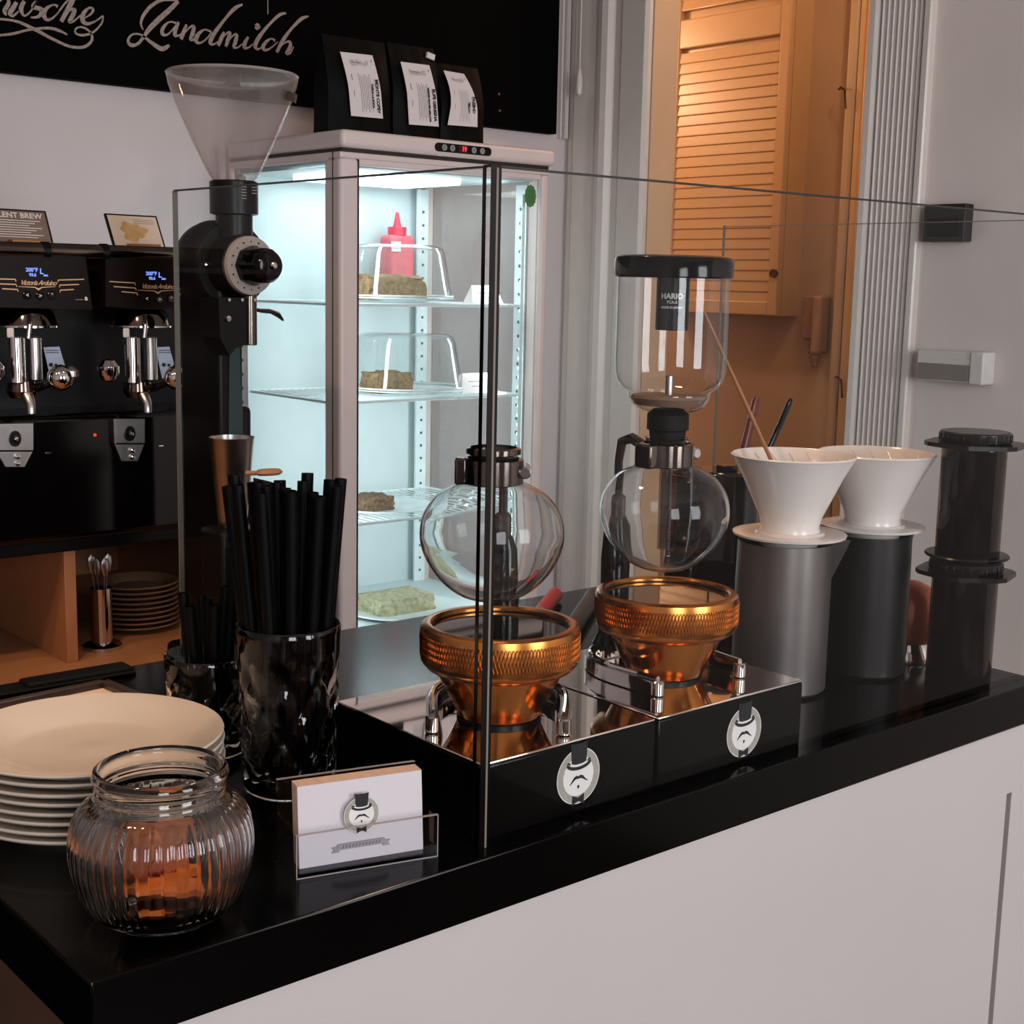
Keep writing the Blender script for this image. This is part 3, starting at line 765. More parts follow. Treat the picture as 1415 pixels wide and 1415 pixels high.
for k in range(16):
    a = 2 * pi * k / 16
    dots.cyl(.0014 if k % 2 else .0010, .137, .1376, 8, T(0, 0, zc) @ RX(pi / 2) @ T(.0335 * cos(a), .0335 * sin(a), 0))
dots.build('dial_marks', blackp, dl)
def lob(a, z, r): return 1 + .05 * max(0, cos(8 * a)) * (1 if r > .012 and z < .15 else 0)
kn = MB().lathe([(.0265, .1375), (.0265, .147), (.0250, .152), (.0245, .166), (.0235, .176), (.019, .183), (.010, .186), (0, .187)], 64, T(0, 0, zc) @ RX(pi / 2), mod=lob).build('knob', blackg, gr)
MB().lathe([(.0055, .184), (.0055, .189), (.003, .191), (0, .191)], 16, T(0, 0, zc) @ RX(pi / 2)).build('knob_screw', chrome, kn)
MB().lathe([(0, .101), (.0035, .100), (.004, .094)], 12, T(-.048, 0, zc) @ RX(pi / 2)).build('housing_screw', chrome, gr)
# neck, hopper, lid
hz0 = NK.z - ZW
MB().lathe([(0, zc + .03), (.026, zc + .03), (.026, hz0 - .042), (.034, hz0 - .040), (.034, hz0 + .004), (.030, hz0 + .006), (0, hz0 + .006)], 40, T(0, -.098, 0)).build('hopper_collar', blackp, gr)
mk = MB()
for k in range(5): mk.box(-.012, -.004, -.0352, -.034, hz0 - .004 - k * .004, hz0 - .0030 - k * .004); mk.box(.006, .014, -.0352, -.033, hz0 - .004 - k * .004, hz0 - .003 - k * .004) if k < 3 else None
mk2 = MB().add(mk.v, mk.f, False, T(0, -.098, 0)); mk2.build('collar_marks', dialm, gr)
ht = at(323, 104, 'y', YG).z - ZW
hop = MB().lathe([(.028, hz0 + .005), (.034, hz0 + .012), (.056, hz0 + .056), (.079, hz0 + .108), (.0885, ht - .014), (.0915, ht), (.0900, ht + .001), (.087, ht - .014), (.0775, hz0 + .108), (.0545, hz0 + .056), (.0325, hz0 + .012), (.0265, hz0 + .005)], 72, T(0, -.098, 0), closed=True)
hp = hop.build('hopper', hopperm, gr)
MB().lathe([(.0905, ht - .002), (.092, ht), (.0905, ht + .002), (.089, ht)], 72, T(0, -.098, 0), closed=True).build('hopper_rim', mat('clear_rim', (150, 146, 142), .15), gr)
MB().lathe([(0, ht - .014), (.05, ht - .013), (.082, ht - .006), (.088, ht - .001), (.087, ht - .001), (.081, ht - .008), (.05, ht - .016), (0, ht - .017)], 72, T(0, -.098, 0)).build('lid', hopperm, gr)
MB().lathe([(0, ht + .0), (.012, ht), (.012, ht - .014), (0, ht - .014)], 24, T(0, -.098, 0)).build('lid_knob', blackp, gr)
pl_ = MB()
for i in range(8):
    a0, a1 = R(-72 + i * 4), R(-68 + i * 4)
    r0, r1 = .0885, .0862
    pl_.add([((r0 + .001) * cos(a0), (r0 + .001) * sin(a0), ht - .024), ((r0 + .001) * cos(a1), (r0 + .001) * sin(a1), ht - .024), ((r1 + .001) * cos(a1), (r1 + .001) * sin(a1), ht - .036), ((r1 + .001) * cos(a0), (r1 + .001) * sin(a0), ht - .036)], [(0, 1, 2, 3)], True, T(0, -.098, 0))
pl_.build('hopper_plate', mat('dark_label', (40, 36, 34), .4), hp, fix=False)
# outlet and bag lever
zs0, zs1 = at(341, 477, 'y', YG - .02).z - ZW, at(341, 418, 'y', YG - .02).z - ZW
bm_ = face_mx((0, -.128, 0), (1, 0, 0), (0, 0, 1))
MB().prism([(-.050, zc - .045), (-.002, zc - .045), (-.002, zs0 + .002), (-.022, zs0 - .004), (-.032, zs0 - .014), (-.048, zs0 + .012)], -.045, 0, bm_).build('outlet_block', ekm, gr)
MB().cyl(.0108, zs0, zs1 + .012, 28, T(.010, -.118, 0), b=.001).build('spout', dsteel, gr)
for q in range(3): MB().cyl(.0024, -.001, .004, 10, T(-.034 + q * .022, -.128, zs1 + .004) @ RX(pi / 2)).build('block_screw', chrome, gr)
MB().lathe([(0, .134), (.004, .133), (.005, .127)], 14, T(-.036, 0, zs1 - .022) @ RX(pi / 2)).build('block_screw', chrome, gr)
p0_, p1_ = .020, zs1 - .010
lv = MB().tube([(.016, -.112, p1_ + .002), (.040, -.104, p1_ - .002), (.062, -.098, p1_ - .003), (.080, -.094, p1_ - .008), (.090, -.092, p1_ - .016)], [.0045, .0038, .0045, .0065, .003], 12, True, .6)
lv.build('bag_lever', blackg, gr)

# small things standing at the grinder's foot
YK = 1.56
q0, q1 = at(350, 660, 'y', YK), at(412, 690, 'y', YK)
w = q1.x - q0.x
bl2 = thing('knock_box', 'dark wedge-shaped knock box behind the black straws at the grinder foot', 'box', (q0.x, YK, ZW))
MB().prism([(0, 0), (w * .8, 0), (w * .8, q1.z - ZW), (w * .62, q1.z + .012 - ZW), (0, q0.z - ZW)], 0, .045, face_mx((0, 0, 0), (1, 0, 0), (0, 0, 1))).build('body', mat('dark_grey_tin', (52, 48, 46), .4, .4), bl2)
o = thing('wooden_scoop', 'oval pale wooden scoop lying on the dark knock box', 'scoop', (q0.x - .006, YK - .022, q0.z + .0045))
MB().lathe([(0, -.004), (.012, -.003), (.015, 0), (.012, .004), (0, .005)], 24, T(.016, 0, 0.004) @ M.Diagonal((1.3, .8, 1, 1))).build('bowl', bamboo, o)
MB().tube([(.0, .004, .004), (-.012, .01, .004)], .003, 10).build('handle', bamboo, o)
YD = 1.615
c_ = at(320, 605, 'y', YD); zcup = c_.z - .118
st = thing('cup_riser', 'black riser block under the steel dosing cup', 'stand', (c_.x, YD, ZW))
MB().rbox(-.033, .033, -.03, .03, 0, zcup - ZW, .006).build('block', ekm, st)
MB().rbox(-.028, .028, -.031, -.0295, .02, zcup - ZW - .02, .0005).build('front_plate', blackp, st)
o = thing('dosing_cup', 'tapered stainless steel dosing cup in front of the grinder', 'cup', (c_.x, YD, zcup))
h = .118
MB().lathe([(0, 0), (.0175, 0), (.0185, .002), (.0290, h), (.0300, h + .0012), (.0285, h + .001), (.0175, .004), (0, .003)], 48).build('body', steel, o)

# ------------------------------------------------------------------ display fridge
FX0, FX1, FY0, FY1 = 1.485, 2.01, 2.256, 2.68
fg = thing('display_fridge', 'white upright glass display fridge glowing pale blue with cakes inside', 'fridge', (FX0, FY0, 0))
w, dp = FX1 - FX0, FY1 - FY0
ZD0, ZD1 = 0.70, 1.632
mb = MB().rbox(0, w, 0, dp, .05, ZD0, .012); mb.build('base_cabinet', fridgew, fg)
for x in (.04, w - .04):
    for y in (.04, dp - .04): MB().cyl(.016, 0, .052, 16, T(x, y, 0), b=.002).build('foot', blackp, fg)
MB().rbox(-.004, w + .006, -.012, dp, 1.657, 1.690, .009).build('header', fridgew, fg)
MB().box(.004, w - .004, .0, dp - .004, 1.650, 1.658).build('header_groove', gasket, fg)
MB().rbox(0, w, .0, dp, 1.6385, 1.6505, .003).build('header_band', fridgew, fg)
# four corner posts, outer stiles
pw = 0.045
for nm, x0, x1, y0, y1 in (('front_post', 0, pw - .002, 0.0, pw + .012), ('front_post', w - .022, w, 0, pw), ('rear_post', 0, .010, dp - .012, dp), ('rear_post', w - .03, w, dp - .03, dp)):
    MB().rbox(x0, x1, y0, y1, ZD0 - .01, 1.64, .008 if nm == 'front_post' else .003).build(nm, fridgew, fg)
MB().box(.0415, .0435, .001, .006, ZD0, 1.638).build('door_gasket', gasket, fg)
MB().box(-.001, .004, .024, .026, ZD0, 1.650).build('door_seam', gasket, fg)
MB().rbox(pw - .003, w - .022, .002, .03, 1.628, 1.6395, .002).build('top_rail', fridgew, fg)
MB().rbox(.0, .02, pw, dp - .03, 1.636, 1.6395, .001).build('top_rail', fridgew, fg)
MB().rbox(pw, w - .022, .002, .03, ZD0 - .0, ZD0 + .012, .002).build('bottom_rail', fridgew, fg)
MB().box(pw - .003, w - .022, .010, .014, ZD0 + .01, 1.63).build('front_pane', fpane, fg)
MB().box(.008, .012, pw + .01, dp - .03, ZD0, 1.637).build('side_pane', fpane, fg)
MB().box(.03, w - .03, dp - .012, dp - .004, ZD0, 1.64).build('rear_liner', finner, fg)
MB().box(w - .010, w - .004, pw, dp - .03, ZD0, 1.64).build('right_pane', pane('fridge_side_glass', (250, 252, 252), ior=1.6, haze=.18), fg)
MB().box(.012, w - .01, .03, dp - .012, ZD0 - .008, ZD0 + .004).build('floor_liner', finner, fg)
MB().box(.012, w - .01, .03, dp - .012, 1.626, 1.637).build('ceiling_liner', finner, fg)
MB().rbox(.08, .36, .09, .30, 1.612, 1.627, .004).build('ceiling_lamp', ledp, fg)
# perforated shelf rails, with their holes
for nm, x0, x1, y0, y1, hx in (('shelf_rail', w - .060, w - .030, dp - .040, dp - .034, 0), ('shelf_rail', w - .020, w - .012, .05, .085, 1), ('shelf_rail', .014, .018, dp - .050, dp - .022, 2)):
    rr = MB().box(x0, x1, y0, y1, ZD0, 1.62).build(nm, wirew, fg)
    hs = MB(); z = ZD0 + .03
    while z < 1.58:
        if hx == 2: hs.cyl(.0035, -.0062, -.0045, 8, T(x0, (y0 + y1) / 2, z) @ RY(pi / 2))
        elif hx: hs.cyl(.0035, 0, .0015, 8, T(x0, (y0 + y1) / 2, z) @ RY(-pi / 2))
        else: hs.cyl(.0032, 0, .0015, 8, T((x0 + x1) / 2, y0, z) @ RX(pi / 2))
        z += .030
    tag(hs.build('rail_holes', mat('hole_teal', (60, 108, 112), .6), rr), kind='stuff')
# led strips inside the two front posts
for x, yy in ((.022, pw + .0125), (w - .030, .046)):
    s_ = MB().box(x - .004, x + .004, yy, yy + .003, ZD0 + .02, 1.60).build('led_strip', wirew, fg)
    d_ = MB(); z = ZD0 + .04; k = 0
    while z < 1.59:
        if k % 15 < 12: d_.rbox(x - .0035, x + .0035, yy + .0028, yy + .006, z - .003, z + .003, .001, 1)
        z += .0205; k += 1
    tag(d_.build('led_lamps', ledm, s_), kind='stuff')
# wire shelves
def shelf(z):
    sh = MB()
    x0, x1, y0, y1 = .02, w - .024, .05, dp - .042
    loop = [(x0 + .01, y0, z), (x1 - .01, y0, z), (x1, y0 + .01, z), (x1, y1, z), (x0, y1, z), (x0, y0 + .01, z), (x0 + .01, y0, z)]
    sh.tube(loop, .003, 8)
    s_ = sh.build('wire_shelf', wirew, fg)
    sh = MB()
    for k in range(26):
        x = x0 + (k + .5) * (x1 - x0) / 26
        sh.tube([(x, y0, z + .001), (x, y1, z + .001)], .0012, 5)
    for k in range(5):
        yv = y0 + k * (y1 - y0) / 4.0; sh.tube([(x0, yv, z - .002), (x1, yv, z - .002)], .0015, 5)
    tag(sh.build('shelf_wires', wirew, s_), kind='stuff')
for z in (1.3655, 1.174, 0.928): shelf(z)
# controller
a, b = at(601, 203, 'y', FY0 - .013), at(679, 209, 'y', FY0 - .013)
cxm, czm = (a.x + b.x) / 2 - FX0, 1.6735
cw = (b.x - a.x) / 2
pill = [(cw * .93 * (1 if abs(t_) < pi / 2 else -1) + .0 + .008 * cos(t_), .0085 * sin(t_)) for t_ in [(-pi / 2 + i * pi / 10) for i in range(11)]]
pill = [(cw - .0085 + .0085 * cos(t_), .0085 * sin(t_)) for t_ in [(-pi / 2 + i * pi / 10) for i in range(11)]] + [(-cw + .0085 - .0085 * cos(t_), -.0085 * sin(t_)) for t_ in [(-pi / 2 + i * pi / 10) for i in range(11)]]
CM = face_mx((cxm, -.0122, czm), (1, 0, 0), (0, 0, 1))
cp = MB().prism(pill, 0, .0015, CM).build('controller', blackg, fg)
for k, xx in enumerate((-.68, -.40, .36, .66)):
    bt = MB().cyl(.0062, .0015, .0025, 18, CM @ T(cw * xx, 0, 0)).build('key', mat('key_grey', (150, 146, 144), .4), cp)
MB().box(-.014, .008, -.0065, .0065, .0015, .002, CM @ T(cw * .02, 0, 0)).build('display_window', mat('dark_red_window', (60, 6, 10), .2), cp)
text('display_digits', '19', .0125, rede, CM @ T(.001, 0, .0022), cp, bold=.0004)
for xx, s_ in ((-.68, 'A'), (-.40, '4'), (.36, '<'), (.66, '?')):
    text('key_mark', s_, .008, ink, CM @ T(cw * xx, 0, .0026), cp)
c = at(733, 271, 'y', FY0 + .009)
blob = [(.0155 * (1 + .05 * cos(12 * a)) * cos(a), .0225 * (1 + .04 * cos(12 * a)) * sin(a)) for a in [2 * pi * i / 72 for i in range(72)]]
SM = face_mx((c.x - FX0, .0095, c.z), (1, 0, 0), (0, 0, 1))
gs = MB().prism(blob, 0, .0008, SM).build('round_sticker', greenm, fg); gs['label'] = 'round green sticker at the top corner of the glass'
ring = [(x * .78, y * .78) for x, y in blob]
MB().ribbon(ring + ring[:1], .0008, .0008, .0010, SM).build('sticker_ring', mat('pale_green', (110, 160, 96), .5), gs)

def FZ(k): return {1: 1.3655, 2: 1.174, 3: .928, 0: ZD0}[k] + .0035
def rough_cake(name, label, x, y, z, sx, sy, sz, m, amp=.12, rz=0, seed=1, wedge=False):
    bm = bmesh.new(); bmesh.ops.create_cube(bm, size=1)
    bmesh.ops.subdivide_edges(bm, edges=bm.edges[:], cuts=7, use_grid_fill=True)
    from mathutils import noise
    for v in bm.verts:
        p = v.co.copy()
        if wedge: p.x *= (0.45 + .55 * (p.y + .5)); 
        r_ = noise.noise_vector(v.co * 5 + V((seed * 3.1, 0, 0))) * amp + noise.noise_vector(v.co * 11 + V((seed, 2, 0))) * amp * .6
        if v.co.z < -.45: r_.z = 0
        e = 1 - .10 * max(0, p.z + .1)
        v.co = V(((p.x * e + r_.x * .5) * sx, (p.y * e + r_.y * .5) * sy, (p.z + .5 + r_.z * 1.2 * (v.co.z > -.45)) * sz))
    for i, v in enumerate(bm.verts): v.index = i
    mb = MB().add([v.co[:] for v in bm.verts], [[v.index for v in f.verts] for f in bm.faces], True); bm.free()
    o = mb.build(name, m, sharp=60); o.location = (x, y, z); o.rotation_euler.z = rz
    return tag(o, label, 'cake')
def fplate(x, y, z, r, label, name='cake_plate'):
    o = plate_mb(r, .008).build(name, mat('fridge_plate', (222, 236, 238), .25)); o.location = (x, y, z); return tag(o, label, 'plate')
def dome(x, y, z, r, h, label):
    o = thing('cake_dome', label, 'cake cover', (x, y, z))
    MB().lathe([(r, 0), (r - .004, .02), (r * .88, h * .82), (r * .84, h * .94), (r * .74, h), (0, h + .002), (0, h), (r * .73, h - .002), (r * .82, h * .93), (r * .86, h * .81), (r - .006, .02), (r - .002, 0)], 64).build('cover', domem, o)
    MB().lathe([(r - .003, 0), (r + .003, 0), (r + .003, .003), (r - .003, .003)], 64, closed=True).build('cover_rim', wirew, o)
    return o
# top shelf: crumble cake under a dome, sauce bottle, tent card
cx1, cy1_ = 1.735, 2.43
fplate(cx1, cy1_, FZ(1), .125, 'white cake plate on the top fridge shelf under the clear dome')
rough_cake('crumble_cake', 'large brown crumble cake under the dome on the top fridge shelf', cx1 - .03, cy1_ + .0, FZ(1) + .004, .150, .115, .050, cake, seed=2)
dome(cx1, cy1_, FZ(1) + .0125, .122, .105, 'clear plastic cake dome on the top fridge shelf')
bt = thing('sauce_bottle', 'red squeeze bottle with pointed cap at the back of the top fridge shelf', 'bottle', (1.868, 2.607, FZ(1)))
MB().rbox(-.034, .034, -.024, .024, 0, .145, .010).build('body', redsauce, bt)
MB().cyl(.021, .143, .163, 28, b=.001).build('cap', redcap, bt)
MB().lathe([(.010, .162), (.007, .175), (.003, .195), (0, .196)], 20).build('nozzle', redcap, bt)
MB().box(-.033, -.008, -.0262, -.0243, .108, .130).build('paper_label', paper, bt)
def tent(px, py, y, z, w_, h_, label):
    p = at(px, py, 'y', y)
    o = thing('tent_card', label, 'sign', (p.x, y, z))
    vs = [(-w_ / 2, 0, 0), (w_ / 2, 0, 0), (w_ / 2 * .78, .016, h_), (-w_ / 2 * .78, .016, h_), (-w_ / 2, .032, 0), (w_ / 2, .032, 0)]
    th = .0008
    m1 = MB(); 
    A = [V(v) for v in vs[:4]]; n_ = V((0, -1, .4)).normalized() * th
    m1.add(A + [a + n_ for a in A], [(0, 1, 2, 3), (4, 7, 6, 5), (0, 4, 5, 1), (1, 5, 6, 2), (2, 6, 7, 3), (3, 7, 4, 0)], False)
    B = [V(vs[4]), V(vs[5]), V(vs[2]), V(vs[3])]; n2 = V((0, 1, .4)).normalized() * th
    m1.add(B + [a + n2 for a in B], [(3, 2, 1, 0), (4, 5, 6, 7), (0, 1, 5, 4), (1, 2, 6, 5), (2, 3, 7, 6), (3, 0, 4, 7)], False)
    m1.build('card', paper, o)
    yd = V(vs[3]) - V(vs[0]); yd.x = 0
    Fm = face_mx(V((0, 0, 0)) + n_ * 1.15, (1, 0, 0), yd)
    l = MB()
    for i, ww in enumerate((.5, .36)): l.ribbon([(-w_ * ww / 2, h_ * (.62 - .25 * i)), (w_ * ww / 2, h_ * (.62 - .25 * i))], .0022, 0, .0003, Fm)
    l.build('print_lines', inkg, o)['kind'] = 'stuff'
    return o
tent(674, 417, 2.345, FZ(1), .085, .038, 'white folded price card on the top fridge shelf')
fplate(cx1 + .03, cy1_, FZ(2), .128, 'white cake plate on the middle fridge shelf under the clear dome')
rough_cake('crumble_cake_piece', 'small crumble cake piece under the dome on the middle fridge shelf', cx1 - .025, cy1_ - .01, FZ(2) + .003, .09, .07, .042, cake, seed=5)
dome(cx1 + .03, cy1_, FZ(2) + .0125, .124, .112, 'clear plastic cake dome on the middle fridge shelf')
tent(662, 548, 2.345, FZ(2), .092, .042, 'white folded price card on the middle fridge shelf')
fplate(1.70, 2.42, FZ(3), .11, 'white plate with brown cake on the third fridge shelf')
rough_cake('brown_cake_slice', 'dark brown cake slice on a white plate on the third fridge shelf', 1.665, 2.42, FZ(3) + .003, .085, .07, .030, caked, seed=7)
fplate(1.745, 2.41, ZD0 + .004, .13, 'white plate with pale sponge on the fridge floor')
rough_cake('pale_sponge_cake', 'flat pale sponge cake on a white plate on the fridge floor', 1.735, 2.42, ZD0 + .007, .15, .10, .035, cakep, seed=9, amp=.07)

# three black coffee bags with white labels on the fridge
BZ = 1.690
def bag(k, px0, px1, py_top, label, lab, lines, crinkle=0.0):
    y = 2.315
    a, b_ = at(px0, 185, 'y', y), at(px1, 185, 'y', y)
    ztop = at((px0 + px1) / 2, py_top, 'y', y).z
    o = thing('coffee_bag', label, 'bag', ((a.x + b_.x) / 2, y, BZ)); w_ = b_.x - a.x; h_ = ztop - BZ
    mb = MB(); nz, nx = 12, 10; vs = []; fs = []
    for s_ in (-1, 1):
        for i in range(nz + 1):
            t_ = i / nz
            th = .034 * (1 - .92 * max(0, (t_ - .45) / .55) ** 1.4)
            for j in range(nx + 1):
                u = j / nx * 2 - 1
                yy = .036 + s_ * th * (1 - .25 * abs(u) ** 3) + .0012 * sin(9 * u + 7 * t_ + k * 2)
                vs.append((u * w_ / 2 * (1 - .02 * sin(pi * t_)), yy, t_ * h_))
    N = (nz + 1) * (nx + 1)
    for s_ in range(2):
        for i in range(nz):
            for j in range(nx):
                q = s_ * N + i * (nx + 1) + j
                fs.append((q, q + 1, q + nx + 2, q + nx + 1))
    for i in range(nz):
        for j in (0, nx):
            q = i * (nx + 1) + j; fs.append((q, q + nx + 1, N + q + nx + 1, N + q))
    for j in range(nx):
        for i in (0, nz):
            q = i * (nx + 1) + j; fs.append((q, q + 1, N + q + 1, N + q))
    mb.add(vs, fs, True).build('bag_body', bagm, o, sharp=50)
    # label patch, hugging the bag's front
    P = [at(x, y_, 'y', y - .004) - V((o.location.x, y, BZ)) for x, y_ in lab]     # tl, tr, br, bl
    n = 10; vs = []; fs = []
    def pos(u, v):
        p = P[0].lerp(P[1], u).lerp(P[3].lerp(P[2], u), v)
        p.y = -.0035 - crinkle * (sin(v * 9) * .5 + .5) * .6
        p.x += crinkle * sin(v * 5.5 - 1.0) * 1.1
        t_ = p.z / h_; th = .034 * (1 - .92 * max(0, (t_ - .45) / .55) ** 1.4)
        p.y += .034 - th - .0005
        return p
    for off in (0, .0008):
        for i in range(n + 1):
            for j in range(5):
                p = pos(j / 4, i / n); vs.append((p.x, p.y - off, p.z))
    N = (n + 1) * 5
    for s_ in range(2):
        for i in range(n):
            for j in range(4):
                q = s_ * N + i * 5 + j; fs.append((q, q + 1, q + 6, q + 5))
    for i in range(n):
        for j in (0, 4): q = i * 5 + j; fs.append((q, q + 5, N + q + 5, N + q))
    for j in range(4):
        for i in (0, n): q = i * 5 + j; fs.append((q, q + 1, N + q + 1, N + q))
    lb = MB().add(vs, fs, False).build('paper_label', paper, o)
    # print: text running up the right side, thin lines, sketch at the head
    pr_ = MB()
    def strip(u0, v0, u1, v1, wd):
        for q in range(6):
            a0, a1 = q / 6, (q + 1) / 6
            p, r_ = pos(u0 + (u1 - u0) * a0, v0 + (v1 - v0) * a0), pos(u0 + (u1 - u0) * a1, v0 + (v1 - v0) * a1)
            d_ = V((-(r_ - p).z, 0, (r_ - p).x)).normalized() * wd / 2
            e = V((0, -.0013, 0))
            pr_.add([p + d_ + e, r_ + d_ + e, r_ - d_ + e, p - d_ + e], [(0, 1, 2, 3)], False)
    for j in range(7): strip(.38 + .055 * j, .32 + .02 * (j % 3), .38 + .055 * j, .92 - .05 * (j % 2), .0007)
    strip(.16, .34, .16, .44, .0012); strip(.16, .6, .16, .7, .001)
    random.seed(k + 5)
    for j in range(12): strip(.22 + .05 * j, .14 - .05 * random.random(), .25 + .045 * j, .17 + .04 * random.random(), .0007)
    strip(.25, .14, .55, .15, .0008); strip(.9, .08, .9, .12, .0014)
    pr_.build('print_lines', ink if k < 2 else inkg, lb, fix=False)['kind'] = 'stuff'
    for txt, u, sz in lines:
        c = pos(u, .66); d_ = pos(u, .97) - pos(u, .35)
        d_.y = 0
        F = face_mx(c + V((0, -.0016, 0)), d_, V((-d_.z, 0, d_.x)) * -1 if False else V((-d_.z, 0, d_.x)))
        text('print_name', txt, sz, ink, F, lb, bold=.0004, sp=.95)
    return o
bag(0, 457, 544, 50, 'black coffee bag with upright white label, leftmost on the fridge', [(477, 70), (522, 75), (529, 164), (485, 160)], [('MONTE COPEY', .88, .0095), ('TYPICA LA ROCA', .73, .006)])
bag(1, 547, 611, 60, 'black coffee bag with straight white label, middle of three on the fridge', [(560, 84), (600, 89), (606, 175), (565, 172)], [('BUFE GERBENA', .90, .0095), ('WASHED PROCESS HEIRLOOM', .72, .005)])
bag(2, 613, 673, 88, 'black coffee bag with crumpled white label, rightmost on the fridge', [(624, 96), (652, 101), (661, 176), (620, 173)], [('FAZENDA P.', .86, .009), ('YELLOW', .68, .006)], crinkle=.004)
p = at(599, 77, 'y', 2.33)
o = tag(MB().rbox(-.010, .010, -.003, .003, -.006, .006, .001, mx=RY(R(12))).build('bag_tag', paper), 'tiny white paper tag clipped at the top of the middle coffee bag', 'tag'); o.location = (p.x, 2.3405, p.z)

# ------------------------------------------------------------------ bar counter
ZC = 1.05
CX0, CX1, CY0, CY1 = 0.277, 1.232, 0.655, 1.206
bc = thing('bar_counter', 'white-fronted bar counter with thick black worktop in the foreground', 'counter', (CX0, CY0, 0))
MB().rbox(0, CX1 - CX0, 0, CY1 - CY0, ZC - .04, ZC, .0015, 2).build('worktop', countm, bc)
gx = at(1392, 1095, 'y', CY0 + .006).x - CX0; gz = at(1392, 1095, 'y', CY0 + .006).z
fp = MB()
fp.box(.03, gx - .0045, .004, .022, .0, ZC - .04).box(gx + .0045, CX1 - CX0 + .04, .004, .022, 0, ZC - .04).box(gx - .0045, gx + .0045, .004, .022, gz, ZC - .04)
fp.build('front_panel', frontm, bc)
MB().box(gx - .0045, gx + .0045, .014, .022, 0, gz).build('groove', groovem, bc)
MB().box(0.03, .048, .022, CY1 - CY0 - .02, 0, ZC - .04).build('side_panel', mat('brown_side_board', (84, 58, 44), .6, noise=.2, nscale=12), bc)
MB().box(.048, CX1 - CX0, CY1 - CY0 - .05, CY1 - CY0 - .03, 0, ZC - .04).build('back_panel', blackmt, bc)
# low dark wooden step beside the counter
o = thing('wooden_step', 'low dark wooden step on the floor at the left end of the counter', 'step', (-.42, .42, 0))
MB().rbox(0, .62, 0, .5, .10, .13, .004).build('tread', floorm, o)
MB().box(.02, .60, .02, .48, 0, .10).build('riser', mat('step_dark', (40, 28, 22), .5), o)

# ------------------------------------------------------------------ glass screen
GX0, GX1, GYF, GYL, GYR, GZ = 0.548, 1.224, 0.668, 1.082, 1.072, 1.484
gs = thing('glass_screen', 'three-sided clear glass screen standing on the black counter around the coffee gear', 'screen', (GX0, GYF, ZC))
gw = GX1 - GX0; gh = GZ - ZC; th = .005
MB().box(.006, gw, 0, th, .001, gh).build('front_pane', panem, gs)
MB().box(0, th, .006, GYL - GYF, .001, gh).build('left_pane', panem, gs)
MB().box(gw - th, gw, th, GYR - GYF, .001, gh - .002).build('right_pane', panem, gs)
# ground edges of the panes
MB().box(.006, gw, .0006, th - .0006, gh, gh + .0012).build('top_edge', edgeg, gs)
MB().box(.0006, th - .0006, .006, GYL - GYF, gh, gh + .0012).build('top_edge', edgeg, gs)
MB().box(gw - th + .0015, gw - .0015, th, GYR - GYF, gh - .002, gh - .0012).build('top_edge', edgel, gs)
MB().box(.0004, th - .0004, GYL - GYF, GYL - GYF + .0016, .001, gh).build('rear_edge', edgel, gs)
MB().box(gw - th + .001, gw - .001, GYR - GYF, GYR - GYF + .0012, .001, gh).build('rear_edge', edgel, gs)
# glued corner: black edge lines with a bright bevel between
MB().box(-.0004, 0, .0046, .0078, 0, gh + .001).build('corner_seam', blackg, gs)
MB().box(-.0004, .0040, -.0004, 0, 0, gh + .001).build('corner_seam', blackg, gs)
MB().box(.0058, .0078, -.0004, 0, 0, gh + .001).build('corner_seam', blackg, gs)
MB().box(.0041, .0057, -.0003, 0, 0, gh).build('corner_bevel', edgel, gs)
MB().box(.0, .0078, .0, .0078, gh, gh + .0015).build('corner_cap', blackg, gs)

